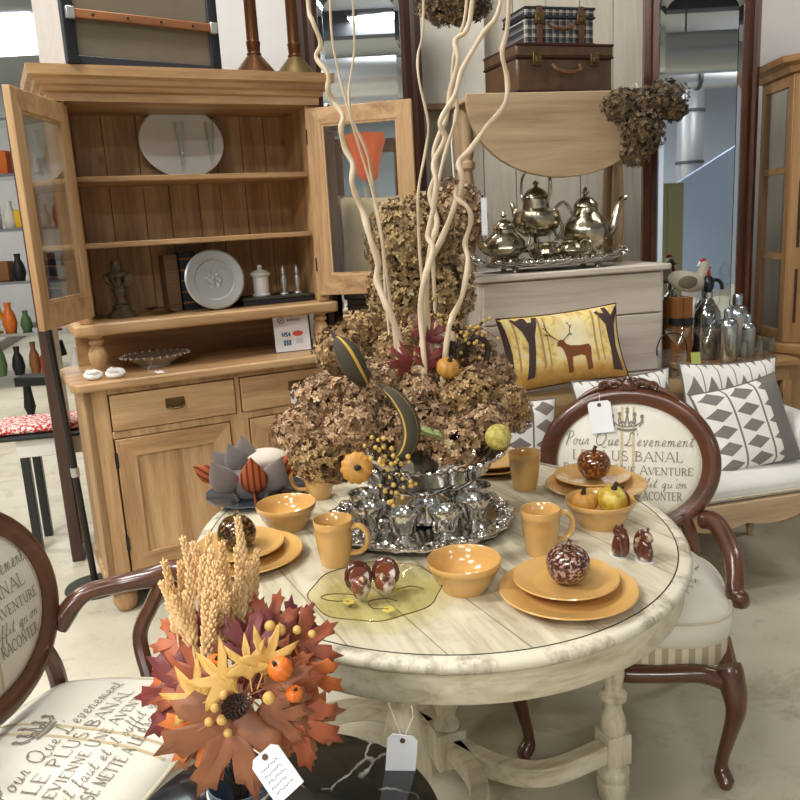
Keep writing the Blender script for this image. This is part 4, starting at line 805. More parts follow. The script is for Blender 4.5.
# ------------------------------------------------------------------ dark cupboard with cushion and orange glass, seen through the open glazed door
cb = thing('dark_cupboard', 'low dark wood cupboard behind the open glazed hutch door', 'cupboard', (-.225, 3.80, 0))
M().box(0, .50, .02, .34, .0, 1.17).build('carcass', 'dark_wood_z', cb, .006); M().prism(rrect(-.012, .512, -.01, .36, .01, 3), 1.17, 1.2).build('top', 'dark_wood_x', cb, .005)
for x0 in (.006, .256): d = M().ring(x0, x0 + .238, 0, .02, .06, 1.14, .05, .05, .06).build('door', ['dark_wood_z', 'dark_wood_x'], cb, .003); M().box(x0 + .048, x0 + .19, .006, .016, .118, 1.092).build('panel', 'dark_wood_z', d); M().ball((x0 + (.215 if x0 < .1 else .02), -.012, .62), .014, 10, 8).build('knob', 'brass_dark', d)
def pillow(name, label, loc, rot, wd, ht, th, mat, group=None, cat_='pillow', nu=20, nv=16, pinch=.08):
    def side(s_):
        def f(u, v):
            a, b_ = 2 * u - 1, 2 * v - 1
            t2 = max(0, (1 - a ** 4) * (1 - b_ ** 4)) ** .55
            return (wd / 2 * a * (1 - pinch * (1 - b_ * b_)), s_ * th / 2 * t2 - .0, ht / 2 * b_ * (1 - pinch * (1 - a * a)))
        return f
    q = M(); q.grid(side(-1), nu, nv); q.grid(lambda u, v: side(1)(1 - u, v), nu, nv)
    t_ = thing(name, label, cat_, loc, rot=rot, group=group)
    o = q.build('cushion_body', mat, t_, merge=False, smooth=80)
    per = [side(-1)(k / 20, 0) for k in range(20)] + [side(-1)(1, k / 20) for k in range(20)] + [side(-1)(1 - k / 20, 1) for k in range(20)] + [side(-1)(0, 1 - k / 20) for k in range(20)]
    M().tube(per, .004, 6, None, True).build('piped_edge', 'charcoal' if 'diamond' in mat else ('print_dark' if 'print' in mat else 'piping'), t_)
    return t_, side(-1)
pillow('cream_cushion', 'plain cream cushion leaning on the dark mirror behind the glazed door', (-.03, 3.93, 1.43), (math.radians(-14), 0, 0), .42, .46, .14, 'cream_cushion', None, 'cushion')
og = thing('orange_glass_flower', 'orange glass flower-shaped vase behind the open glazed hutch door', 'vase', (-.10, 4.085, 1.2)); og.scale = (.78, .78, 1.06)
M().lathe([(.001, 0), (.06, 0), (.05, .015), (.02, .04), (.018, .3), (.03, .5), (.001, .5)], 20).build('foot', 'white_glaze', og)
M().lathe([(.02, .49), (.06, .52), (.075, .58), (.1, .66), (.115, .7), (.105, .695), (.07, .6), (.001, .53)], 40, None, 0, 1, 1, lambda a, f: 1 + (.22 * abs(math.cos(4 * a)) * f if f < .7 else .12 * abs(math.cos(4 * a)))).build('petal_cup', 'orange_glass_glow', og)
# ------------------------------------------------------------------ side table with glassware
GZ = .80
st_ = thing('side_table', 'small wooden side table holding the cocktail glassware behind the settee', 'table', (1.58, 3.78, 0), .10)
M().prism(rrect(-.30, .26, -.20, .14, .03, 4), GZ - .025, GZ).build('top', 'honey_x', st_, .004); M().box(-.26, .22, -.16, .10, GZ - .1, GZ - .025).build('apron', 'honey_x', st_)
for x_, y in ((-.25, -.15), (.21, -.15), (-.25, .09), (.21, .09)): M().box(x_ - .02, x_ + .02, y - .02, y + .02, 0, GZ - .1).build('leg', 'honey_z', st_, .004)
def gpos(px, Y): q = V(px, 300, Y); return Vector((q.x, Y, GZ + .001))
def martini(label, loc):
    t_ = thing('martini_glass', label, 'glass', loc, 0, 'martini glasses on the side table')
    M().lathe([(.001, .085), (.055, .15), (.062, .168), (.060, .168), (.053, .15), (.001, .09)], 28).build('bowl', 'clear_glass', t_, smooth=60)
    M().lathe([(.001, 0), (.036, 0), (.036, .002), (.006, .006), (.004, .02), (.004, .084), (.001, .086)], 20).build('stem', 'clear_glass', t_, smooth=60); return t_
martini('martini glass nearest the glass ice bucket', gpos(679, 3.61)); martini('martini glass before the grey siphon bottle', gpos(707, 3.62))
sp_ = thing('soda_siphon', 'grey glass soda siphon bottle with black head', 'siphon', gpos(708, 3.75))
M().lathe([(.001, 0), (.058, 0), (.062, .008), (.062, .19), (.056, .225), (.035, .26), (.02, .275), (.018, .29), (.001, .29)], 28).build('bottle', 'smoke_glass', sp_, smooth=60)
M().lathe([(.0, .29), (.022, .29), (.022, .315), (.014, .32), (.001, .32)], 16).build('collar', 'steel', sp_)
M().lathe([(.0, .32), (.018, .32), (.026, .345), (.024, .375), (.012, .39), (.001, .392)], 14).tube(cat([(0, 0, .365), (.04, 0, .37), (.06, 0, .35), (.064, 0, .325)], 3), .009, 7).tube([(-.01, 0, .385), (-.055, 0, .36)], .006, 6).build('head', 'black_plastic', sp_)
M().lathe([(.0625, .12), (.0628, .12), (.0628, .124), (.0625, .124)], 28).build('band', 'leather', sp_)
dc = thing('crystal_decanter', 'tall crystal decanter with a faceted stopper behind the shakers', 'decanter', gpos(724, 3.86))
M().lathe([(.001, 0), (.05, 0), (.055, .02), (.05, .12), (.04, .2), (.022, .27), (.02, .33), (.03, .345), (.022, .345), (.014, .33), (.001, .3)], 12).build('bottle', 'clear_glass', dc, smooth=10)
M().lathe([(.012, .34), (.012, .36), (.03, .385), (.03, .41), (.015, .44), (.001, .45)], 8).build('stopper', 'clear_glass', dc, smooth=5)
def shaker(label, loc, s, mat='steel'):
    t_ = thing('cocktail_shaker', label, 'shaker', loc, 0, 'cocktail shakers on the side table')
    M().lathe([(.001, 0), (.034 * s, 0), (.04 * s, .01), (.044 * s, .15 * s), (.044 * s, .16 * s), (.001, .16 * s)], 26).build('tumbler', mat, t_)
    M().lathe([(.045 * s, .1605 * s), (.045 * s, .17 * s), (.036 * s, .195 * s), (.022 * s, .205 * s), (.001, .206 * s)], 26).build('strainer_top', 'steel', t_)
    M().lathe([(.02 * s, .2065 * s), (.021 * s, .24 * s), (.016 * s, .25 * s), (.001, .25 * s)], 18).build('cap', 'steel', t_); return t_
shaker('steel cocktail shaker standing closest to the settee pillow', gpos(729, 3.65), .98); shaker('taller steel cocktail shaker behind the first one', gpos(738, 3.80), 1.18, 'pewter_plain'); shaker('short cocktail shaker with a smoky body near the display cabinet', gpos(749, 3.76), .8, 'pewter_plain')
tm = M().lathe([(.001, .0), (.03, 0), (.032, .004), (.037, .095), (.0355, .095), (.030, .012), (.001, .01)], 24)
o = tm.build('tumbler', 'clear_glass', smooth=60); tag(o, 'clear glass tumbler nearest the first steel shaker', 'glass', 'glass tumblers on the side table'); o.location = gpos(741, 3.61)
for px, Y, l_ in ((757, 3.64, 'clear glass tumbler in the middle of the tumbler row'), (769, 3.70, 'clear glass tumbler at the outer end of the tumbler row')): dup(o, gpos(px, Y), 0, l_)
pc = thing('lime_card', 'small lime-green price card leaning by the martini glasses', 'card', gpos(698, 3.585) + Vector((0, 0, 0)), rot=(math.radians(-12), 0, .1)); M().box(-.022, .022, 0, .0015, 0, .062).build('card', 'lime', pc, smooth=0)
M().box(-.02, .02, .0015, .014, 0, .003).build('foot', 'lime', pc, smooth=0)
ib = thing('glass_ice_bucket', 'clear glass ice bucket with a bail handle beside the deer pillow', 'bucket', Vector((1.19, 3.425, .791)))
M().lathe([(.001, 0), (.055, 0), (.058, .006), (.064, .11), (.0615, .11), (.055, .014), (.001, .012)], 28).build('bowl', 'clear_glass', ib, smooth=60)
M().tube(cat([(-.064, 0, .095), (-.064, 0, .13), (-.045, 0, .175), (0, 0, .19), (.045, 0, .175), (.064, 0, .13), (.064, 0, .095)], 5), .003, 6).build('handle', 'iron', ib)
for i, x_ in enumerate((1.185, 1.228)):
    t_ = book('standing_book', .041, .11, .30, 'book_brown', 'book_brown', 0); t_['label'] = ('brown standing book with black band closest to the chest under the rooster', 'brown standing book with black band nearer the siphon under the rooster')[i]; t_['group'] = 'standing books under the rooster'
    put(t_, (x_ + .115, 3.70, GZ + .001), 0.2); M().box(-.001, .042, -.004, .06, .17, .205).build('black_band', 'book_black', t_)
ro = thing('rooster_figure', 'painted hen figure with a red comb resting on two brown books', 'figurine', (1.385, 3.76, GZ + .302), .12); ro.scale = (.8,) * 3
q = M()
def rb(u, v):
    a = 2 * PI * u; x_ = -.15 + .27 * v; r_ = .062 * max(.02, math.sin(PI * min(1, max(0, v))) ** .6)
    return (x_, .8 * r_ * math.cos(a), .072 + r_ * math.sin(a) + .05 * (1 - v) ** 2)
q.grid(rb, 20, 16); q.build('body', 'rooster_body', ro, merge=True)
M().ball((.085, 0, .165), .032, 12, 8, (1, .85, 1.1)).tube(cat([(.06, 0, .1), (.075, 0, .13), (.085, 0, .16)], 3), .03, 10).build('head', 'rooster_body', ro)
M().ball((.105, -.014, .12), .019, 10, 8, (.8, .8, 1.7)).build('wattle', 'comb_red', ro); M().ball((.118, 0, .155), .012, 8, 6, (1.4, .6, .6)).build('beak', 'honey_x', ro); M().ball((.08, 0, .2), .016, 8, 6, (1.3, .4, 1)).build('comb', 'comb_red', ro)
M().ball((-.035, -.046, .085), .05, 12, 8, (1.2, .25, .75)).build('wing', 'rooster_wing', ro); M().ball((-.15, 0, .14), .035, 10, 8, (1.2, .4, 1.3)).build('tail', 'rooster_wing', ro)
# ------------------------------------------------------------------ display cabinet at the far side
cab = thing('display_cabinet', 'honey-coloured carved display cabinet with glass sides next to the mirror', 'cabinet', (1.86, 3.74, 0), -.06)
M().box(0, 1.0, .04, .42, 0.06, .80).build('lower_case', 'honey_z', cab, .006)
M().prism([(-.05, .05), (.04, -.05), (1.02, -.05), (1.02, .45), (-.05, .45)], .80, .85).build('waist_ledge', 'honey_x', cab, .008)
M().prism([(-.02, .06), (.06, -.02), (1.0, -.02), (1.0, .42), (-.02, .42)], 0, .06).build('plinth', 'honey_x', cab, .005)
q = M()
for k in range(2):
    for sx in (-1, 1): q.tube(cat([(.2 + .2 * k, .036, .68), (.2 + .2 * k + sx * .05, .034, .72), (.2 + .2 * k + sx * .07, .034, .68), (.2 + .2 * k + sx * .04, .034, .66)], 4), .007, 6)
q.build('carved_scroll', 'honey_x', cab)
y0 = .02
q = M().ring(-.005, .36, -.01, .015, .852, 2.07, .055, .05, .05, Matrix.Translation((.0, .06, 0)) @ Matrix.Rotation(PI / 2, 4, 'Z'), (0, 0)); q.build('side_frame', 'honey_z', cab, .003)
for z in (1.24, 1.64): M().box(-.012, .012, .1, .37, z, z + .03).build('side_rail', 'honey_x', cab)
M().box(-.002, .002, .11, .37, .9, 2.03).build('side_glass', 'pane_glass', cab, smooth=0)
M().prism([(-.012, .06), (.06, -.012), (.09, .02), (.02, .09)], .85, 2.07).build('corner_post', 'honey_z', cab, .004)
q = M()
for a, b_ in ((.95, 1.2), (1.3, 1.6), (1.72, 1.95)): q.tube([(.021, .021, a), (.021, .021, b_)], [.006, .006], 6)
q.build('carved_bead', 'dark_wood_z', cab)
d = M().ring(.095, .5, -.012, .012, .87, 2.05, .06, .06, .07).build('door', 'honey_z', cab, .004); M().box(.15, .45, -.002, .002, .93, 2.0).build('door_glass', 'pane_glass', d, smooth=0)
d = M().ring(.505, .95, -.012, .012, .87, 2.05, .06, .06, .07).build('door', 'honey_z', cab, .004); M().box(.56, .9, -.002, .002, .93, 2.0).build('door_glass', 'pane_glass', d, smooth=0)
M().box(-.01, .98, .40, .42, .852, 2.07).build('back', 'dark_wood_z', cab); M().box(.955, .98, 0, .4, .852, 2.07).build('far_side', 'honey_z', cab)
for z in (1.245, 1.645): M().box(.015, .955, .1, .40, z, z + .018).build('shelf', 'honey_x', cab)
pr_ = [(0, 2.07), (.02, 2.075), (.03, 2.1), (.06, 2.115), (.07, 2.14), (0, 2.14)]; n = len(pr_); vs = []
for (x_, y), (dx, dy) in (((-.012, .42), (-1, 0)), ((-.012, .06), (-1, -.4)), ((.06, -.012), (-.4, -1)), ((.98, -.012), (1, -1)), ((.98, .42), (1, 0))): vs += [(x_ + dx * o_, y + dy * o_, z) for o_, z in pr_]
q = M(); q.add(vs, [(j * n + i, (j + 1) * n + i, (j + 1) * n + (i + 1) % n, j * n + (i + 1) % n) for j in range(4) for i in range(n)]); q.prism([(-.012, .42), (-.012, .06), (.06, -.012), (.98, -.012), (.98, .42)], 2.07, 2.135); q.build('cornice', 'honey_x', cab)
M().tube(cat([(.12, -.0, 2.14), (.2, -.0, 2.19), (.3, 0, 2.17), (.4, 0, 2.2)], 5), .02, 8).build('crest', 'honey_x', cab)
for i, (x_, z, k) in enumerate(((.12, 1.264, 'white_glaze'), (.12, 1.664, 'white_glaze'), (.14, .853, 'dark_bronze'))):
    t_ = M().lathe([(.001, 0), (.03, 0), (.035, .01), (.05, .05), (.045, .1), (.02, .13), (.024, .15), (.001, .15)], 20).build('china_jar', k)
    tag(t_, ('white china jar on the middle glass cabinet shelf', 'white china jar on the top display cabinet shelf', 'dark bronze jar at the bottom of the display cabinet')[i], 'jar'); t_.location = Matrix.Translation((1.86, 3.74, 0)) @ Matrix.Rotation(-.06, 4, 'Z') @ Vector((x_, .22, z))
# ------------------------------------------------------------------ settee
SE = Vector((.35, 2.66, 0)); SA = math.radians(13); SM = Matrix.Translation(SE) @ Matrix.Rotation(SA, 4, 'Z')
def S(x, y, z): return SM @ Vector((x, y, z))
se = thing('cream_settee', 'cream linen settee with carved pale rail and khaki back behind the oval chair', 'settee', SE, SA)
SW = 1.46
def cushion(x0, x1, y0, y1, z0, z1, r=.03):
    q = M(); q.box(x0, x1, y0, y1, z0, z1); return q
cushion(0, SW, .0, .52, .40, .485).build('seat', 'settee_linen', se, .032)
cushion(.0, SW, .46, .60, .44, .79).build('back', 'khaki', se, .05)
for x0, x1 in ((-.02, .1), (1.29, 1.44)):
    q = M(); q.box(x0, x1, .12, .55, .40, .57); q.tube([((x0 + x1) / 2, .12, .575), ((x0 + x1) / 2, .57, .60)], .085, 18); q.build('arm', 'settee_linen', se, .02)
out = [(0, .405), (SW, .405)] + [(SW - SW * k / 48, .335 - .02 * abs(math.sin(PI * k / 8)) - .02 * math.sin(PI * k / 48)) for k in range(49)]
M().prism(out, -.028, .0, Matrix.Translation((0, -.01, 0)) @ Matrix.Rotation(PI / 2, 4, 'X')).build('carved_rail', 'oak_x', se, .005)
M().box(.02, SW - .02, .02, .57, .33, .40).build('base_frame', 'oak_x', se)
for x_, y in ((.05, .03), (SW - .05, .03), (.05, .54), (SW - .05, .54)): M().tube(cat([(x_, y, .36), (x_, y - .02, .25), (x_, y + .01, .1), (x_, y, 0)], 4), [.035 - .0016 * k for k in range(13)], 10).build('leg', 'oak_z', se)
q = M(); q.tube([(0.01, -.002, .425), (SW - .01, -.002, .425)], .004, 6); q.build('nail_trim', 'piping', se)
pl_ = lambda a: (math.radians(a), 0, SA)
pillow('diamond_pillow', 'large white pillow with tall grey diamonds leaning on the settee back below the glassware', S(1.15, .36, .67), (math.radians(-12), 0, .06), .42, .41, .15, 'diamond_tall', 'diamond patterned pillows')
t_, f_ = pillow('diamond_pillow', 'white diamond pillow with a broad grey side band in front of the larger pillow', S(1.105, .20, .635), (math.radians(-20), math.radians(-10), .12), .37, .36, .14, 'diamond_small', 'diamond patterned pillows')
q = M(); q.grid(lambda u, v: tuple(Vector(f_(.76 + .24 * u, v)) + Vector((.001, -.0015, 0))), 8, 20); q.build('grey_band', 'charcoal', t_, smooth=80)
pillow('diamond_pillow', 'white pillow with grey diamonds peeking over the carved chair crest', S(.67, .37, .68), (math.radians(-12), math.radians(-2), SA), .44, .36, .14, 'diamond_tall', 'diamond patterned pillows')
pillow('diamond_pillow', 'small white and grey patterned pillow beside the dried hydrangea, partly hidden by the chair', S(.13, .25, .66), (math.radians(-15), math.radians(6), SA), .36, .36, .14, 'diamond_small', 'diamond patterned pillows')
# deer pillow on the settee back
dp, f_ = pillow('deer_pillow', 'rectangular pillow printed with a stag in a golden autumn wood', V(563, 348, 3.31), (math.radians(-17), math.radians(-3), CA - .03), .535, .315, .12, 'autumn_wood_print', nu=28, nv=20, pinch=.07)
fd = lambda x_, z_: tuple(Vector(f_(x_, z_)) + Vector((0, -.0016, 0)))
q = M()
fill(q, [(.13, .12), (.19, .14), (.215, .45), (.235, .7), (.30, .97), (.26, .97), (.215, .82), (.2, .97), (.165, .97), (.18, .75), (.14, .9), (.1, .97), (.08, .95), (.14, .78), (.17, .6)], fd, 4)
q.build('printed_tree', 'print_trunk', dp, smooth=0); q = M()
fill(q, [(.86, .1), (.95, .08), (.93, .4), (.945, .7), (.99, .9), (.985, .97), (.92, .84), (.88, .97), (.84, .97), (.87, .8), (.8, .93), (.77, .92), (.86, .72), (.875, .4)], fd, 4)
q.build('printed_tree', 'print_trunk', dp, smooth=0); q = M()
fill(q, [(.0, .04), (.035, .04), (.035, .5), (.02, .96), (.0, .96)], fd, 4)
q.build('printed_tree', 'print_trunk', dp, smooth=0)
for x_, w_ in ((.085, .016), (.285, .02), (.335, .012), (.745, .018), (.80, .012)):
    q = M(); fill(q, [(x_ - w_ / 2, .24), (x_ + w_ / 2, .24), (x_ + w_ * .4, .6), (x_ + w_ * .8, .95), (x_ - w_ * .2, .95), (x_ - w_ * .4, .6)], fd, 4); q.build('printed_far_tree', 'print_far', dp, smooth=0)
q = M()
fill(q, [(.405, .52), (.435, .5), (.455, .44), (.468, .34), (.474, .2), (.477, .12), (.490, .12), (.489, .22), (.497, .30), (.503, .2), (.505, .13), (.517, .13), (.516, .24), (.524, .34), (.6, .355), (.632, .33), (.636, .24), (.640, .13), (.653, .13), (.652, .24), (.662, .3), (.668, .22), (.672, .14), (.684, .14), (.682, .28), (.69, .36), (.695, .44), (.68, .49), (.6, .485), (.52, .5), (.485, .53), (.468, .585), (.45, .6), (.425, .585), (.408, .555)], fd, 3)
q.build('printed_stag', 'print_deer', dp, smooth=0)
q = M()
for pts in ([(.435, .57), (.40, .62), (.36, .68), (.335, .76), (.33, .84)], [(.37, .66), (.35, .68), (.315, .69)], [(.34, .75), (.31, .8)], [(.46, .575), (.49, .62), (.53, .68), (.54, .78), (.52, .84)], [(.52, .66), (.55, .66)], [(.54, .75), (.56, .8)]):
    q.tube([fd(*p) for p in pts], .0016, 4)
q.build('printed_antlers', 'print_dark', dp, smooth=0)
# ================================================================== THE ROUND TABLE
TC = Vector((.061, 1.905, 0)); TA = math.radians(19)
TM = Matrix.Translation(TC) @ Matrix.Rotation(TA, 4, 'Z'); TI = TM.inverted()
tb = thing('round_table', 'large round cream distressed table set with yellow crockery', 'table', TC, TA)
AX, AY = .585, .672
def ell(a, d=0.): return ((AX + d) * math.cos(a), (AY + d) * math.sin(a))
def elathe(prof, seg=96):
    """profile of (offset from the rim, z) swept round the oval"""
    q = M(); n_ = len(prof); vs = []
    for j in range(seg): vs += [(*ell(2 * PI * j / seg, d), z) for d, z in prof]
    q.add(vs, [(j * n_ + i, ((j + 1) % seg) * n_ + i, ((j + 1) % seg) * n_ + (i + 1) % n_, j * n_ + (i + 1) % n_) for j in range(seg) for i in range(n_)]); return q
M().prism([ell(2 * PI * k / 96, -.03) for k in range(96)], .735, .76).build('top', 'cream_top', tb, smooth=30)
elathe([(-.031, .7595), (-.028, .7598), (-.0255, .7598), (-.0235, .760), (-.01, .7585), (-.002, .754), (.0, .746), (-.004, .738), (-.010, .734), (-.03, .734)]).build('rim', 'worn_edge', tb, smooth=50)
elathe([(-.018, .733), (-.014, .730), (-.016, .70), (-.016, .674), (-.02, .668), (-.05, .668), (-.05, .733)]).build('apron', 'cream_apron', tb, smooth=50)
elathe([(-.0318, .7603), (-.029, .7603), (-.029, .7585), (-.0318, .7585)]).build('rim_groove', 'stem_dark', tb, smooth=0)
legp = [(.001, 0), (.03, 0), (.036, .01), (.042, .04), (.042, .062), (.036, .066), (.04, .074), (.044, .088), (.04, .1), (.03, .108), (.03, .12)]
legt = [(.03, .2), (.031, .208), (.0335, .222), (.031, .242), (.023, .265), (.022, .278), (.024, .29), (.035, .296), (.035, .310), (.023, .318), (.024, .34), (.028, .36), (.0285, .66), (.03, .674), (.001, .674)]
bulb = [(.03, .2), (.036, .21), (.03, .222), (.024, .24), (.034, .27), (.05, .34), (.054, .40), (.046, .47), (.03, .53), (.026, .55), (.038, .56), (.038, .575), (.028, .585), (.034, .61), (.04, .66), (.04, .674), (.001, .674)]
def loc2(x, y): q = TI @ Vector((x, y, 0)); return (q.x, q.y)
lg = [(.500, 1.825), (-.03, 1.46), (-.38, 1.985), (.150, 2.35)]
for i, (x, y) in enumerate(lg):
    lx, ly = loc2(x, y); mt = Matrix.Translation((lx, ly, 0)) @ Matrix.Rotation(.3 - TA, 4, 'Z')
    q = M().lathe(legp, 24, mt).lathe(legt if i != 1 else bulb, 24, mt); q.box(-.034, .034, -.034, .034, .118, .202, mt)
    q.build('leg', 'cream_paint_z', tb, .002)
cx, cy = loc2(.075, 1.88); mt = Matrix.Translation((cx, cy, 0)) @ Matrix.Rotation(.3 - TA, 4, 'Z')
M().lathe(bulb, 24, mt).box(-.04, .04, -.04, .04, .1, .205, mt).build('centre_post', 'cream_paint_z', tb, .002)
for i, (x, y) in enumerate(lg):
    a = Vector((*loc2(x, y), .155)); c_ = Vector((cx, cy, .155)); d = a - c_; s_ = Vector((d.y, -d.x, 0)).normalized() * .11 * (1 if i in (0, 2) else -1)
    pts = cat([tuple(c_), tuple(c_ + d * .3 + s_ * .85), tuple(c_ + d * .6 + s_), tuple(a)], 8)
    q = M(); vs = []
    for j, p_ in enumerate(pts):
        p_ = Vector(p_); t0 = Vector(pts[max(0, j - 1)]); t1 = Vector(pts[min(len(pts) - 1, j + 1)]); n_ = (t1 - t0).normalized(); w_ = Vector((-n_.y, n_.x, 0)) * .022
        vs += [p_ - w_ + Vector((0, 0, -.026)), p_ + w_ + Vector((0, 0, -.026)), p_ + w_ + Vector((0, 0, .026)), p_ - w_ + Vector((0, 0, .026))]
    m_ = len(pts); q.add(vs, [(j * 4 + k, j * 4 + (k + 1) % 4, j * 4 + 4 + (k + 1) % 4, j * 4 + 4 + k) for j in range(m_ - 1) for k in range(4)] + [(0, 1, 2, 3), (m_ * 4 - 4, m_ * 4 - 3, m_ * 4 - 2, m_ * 4 - 1)])
    q.build('stretcher', 'cream_paint_x', tb, .005, smooth=50)
q = M()
for a0 in (-.62, -.62 + PI):
    c0, c1 = ell(a0, -.0155), ell(a0 + .004, -.0155); q.tube([(c0[0], c0[1], .672), (c0[0], c0[1], .73)], .0025, 6)
q.build('apron_split', 'stem_dark', tb)
p = V(403, 716, 1.31)
t_ = price_tag('price_tag', 'white tag with metal eyelet hanging under the cream table apron', V(403, 735, 1.215), (0, .12, -.1), .052, .085)
M().tube([(0, 0, -.01), (-.02, .01, .03), (-.03, .02, .045)], .0008, 5).tube([(0, 0, -.01), (.015, .01, .03), (.01, .02, .045)], .0008, 5).build('string', 'string', t_)

# ================================================================== CHAIRS
def oval_chair(name, label, loc, rz, arms, sh):
    # sh: how much shorter the seat is at the front
    t_ = thing(name, label, 'chair', loc, rz)
    HD, OY = .255 - sh / 2, sh / 2
    YB, ZC, TL = .25, .735, math.radians(12)
    def bp(u, v, d=0.): return (u, YB + v * math.sin(TL) - d * math.cos(TL), ZC + v * math.cos(TL) + d * math.sin(TL))
    ra, rb_ = .246, .212
    q = M(); n_ = 64; prof = [(-.030, .0), (-.026, .014), (-.01, .018), (.004, .024), (.02, .018), (.029, .004), (.028, -.016), (.0, -.026), (-.026, -.018)]
    vs = []
    for j in range(n_):
        a = 2 * PI * j / n_
        for r_, d in prof: vs.append(bp((ra + r_) * math.cos(a), (rb_ + r_) * math.sin(a), d))
    k_ = len(prof); q.add(vs, [(j * k_ + i, ((j + 1) % n_) * k_ + i, ((j + 1) % n_) * k_ + (i + 1) % k_, j * k_ + (i + 1) % k_) for j in range(n_) for i in range(k_)])
    bf = q.build('back_frame', 'mahogany_x', t_, smooth=60)
    q = M()
    for sx in (-1, 1):
        q.tube([bp(sx * u, v, .012) for u, v in cat([(.012, .232), (.03, .252), (.055, .248), (.08, .236), (.12, .218), (.15, .196)], 4)], [.016 - .0005 * k for k in range(21)], 8)
        q.tube([bp(sx * u, v, .02) for u, v in cat([(.05, .238), (.07, .25), (.085, .242), (.078, .23)], 4)], .007, 6)
    q.ball(bp(0, .242, .016), .024, 12, 8, (1, .8, .9))
    for k in range(5): a = PI * k / 4; q.ball(bp(.024 * math.cos(a), .246 + .016 * math.sin(a), .02), .011, 8, 6)
    q.build('carved_crest', 'mahogany_x', bf, smooth=60)
    pa, pb = .222, .188
    def pf(u, v): k = max(0, 1 - (u / pa) ** 2 - (v / pb) ** 2); return bp(u, v, .004 + .03 * k ** .6)
    q = M(); R = 14
    vs = [pf(0, 0)] + [pf(pa * j / R * math.cos(a), pb * j / R * math.sin(a)) for j in range(1, R + 1) for a in [2 * PI * i / 48 for i in range(48)]] + [bp(pa * math.cos(2 * PI * i / 48), pb * math.sin(2 * PI * i / 48), -.018) for i in range(48)]
    fs = [(0, 1 + i, 1 + (i + 1) % 48) for i in range(48)] + [(1 + (j - 1) * 48 + i, 1 + (j - 1) * 48 + (i + 1) % 48, 1 + j * 48 + (i + 1) % 48, 1 + j * 48 + i) for j in range(1, R + 1) for i in range(48)] + [tuple(1 + R * 48 + i for i in range(48))[::-1]]
    q.add(vs, fs); pad = q.build('back_pad', 'linen', t_, smooth=60)
    M().tube([bp(pa * 1.0 * math.cos(2 * PI * i / 48), pb * 1.0 * math.sin(2 * PI * i / 48), .006) for i in range(48)], .005, 6, None, True).build('piping', 'piping', pad)
    # seat
    def outl(s_=1., g=0.):
        o_ = []
        for i in range(56):
            a = 2 * PI * i / 56; c_, n2 = math.cos(a), math.sin(a); ex = .62
            x_ = math.copysign(abs(c_) ** ex, c_); y_ = math.copysign(abs(n2) ** ex, n2)
            wdt = .298 - .058 * (y_ + 1) / 2; o_.append(((wdt + g) * x_ * s_, (HD + g) * y_ * s_ + OY))
        return o_
    q = M(); lev = [(outl(1, -.012), .345), (outl(1, -.006), .375), (outl(1, -.004), .385), (outl(1, .004), .395), (outl(1, .008), .43), (outl(1, .004), .452)]
    vs = []
    for o_, z in lev: vs += [(x_, y_, z) for x_, y_ in o_]
    Rn = 10
    def zs(x_, y_): k = max(0, 1 - max(abs(x_ / .27) ** 2.6, abs((y_ - OY) / (HD + .005)) ** 2.6)); return .456 + .038 * k ** .7
    for j in range(1, Rn + 1):
        f = 1 - j / Rn * .999
        vs += [(x_ * f, OY + (y_ - OY) * f, zs(x_ * f, OY + (y_ - OY) * f)) for x_, y_ in outl(1, .002)]
    n2 = 56; L2 = len(lev) + Rn
    q.add(vs, [(j * n2 + i, j * n2 + (i + 1) % n2, (j + 1) * n2 + (i + 1) % n2, (j + 1) * n2 + i) for j in range(L2 - 1) for i in range(n2)] + [tuple(range(n2))[::-1]])
    seat = q.build('seat_pad', 'linen', t_, smooth=60)
    M().tube([(x_, y_, .455) for x_, y_ in outl(1, .003)], .0045, 6, None, True).tube([(x_, y_, .390) for x_, y_ in outl(1, .001)], .004, 6, None, True).build('piping', 'piping', seat)
    q = M(); o_ = outl(1, -.002); q.add([(x_, y_, .386) for x_, y_ in o_] + [(x_, y_, .335 - .02 * abs(x_ / .28) ** 3) for x_, y_ in o_], [(i, (i + 1) % n2, n2 + (i + 1) % n2, n2 + i) for i in range(n2)])
    q.build('striped_skirt', 'stripe_skirt', seat, smooth=60)
    # stripes and crown and text on back and seat
    def stripes2(fn, par, v0, v1):
        q = M()
        for u in (-.021, .0135):
            m_ = 26; vs = []
            for j in range(m_ + 1): v = v0 + (v1 - v0) * j / m_; vs += [fn(u, v), fn(u + .0075, v)]
            q.add(vs, [(2 * j, 2 * j + 1, 2 * j + 3, 2 * j + 2) for j in range(m_)])
        q.build('woven_stripe', 'linen_stripe', par, smooth=0)
    crown = [([(.3, .0), (.55, -.06), (.8, -.08), (1.05, -.06), (1.3, 0)], 2.4), ([(.3, .18), (.55, .13), (.8, .11), (1.05, .13), (1.3, .18)], 1.2)]
    for bx_, tx, ty_ in ((.3, .05, .62), (.52, .42, .74), (.8, .8, .86), (1.08, 1.18, .74), (1.3, 1.55, .62)):
        crown += [([(bx_ - .1, .14), (tx - .05, ty_ * .6), (tx, ty_)], 1.1), ([(bx_ + .1, .14), (tx + .05, ty_ * .6), (tx, ty_)], 1.1), (arc(tx, ty_ + .06, .05, .06, 0, 360, 8), 2.)]
    crown += [([(.8, .9), (.8, 1.2)], 1.), ([(.7, 1.08), (.9, 1.08)], 1.), ([(.42, .3), (.6, .4), (.72, .25)], 1.6), ([(.88, .25), (1., .4), (1.18, .3)], 1.6)]
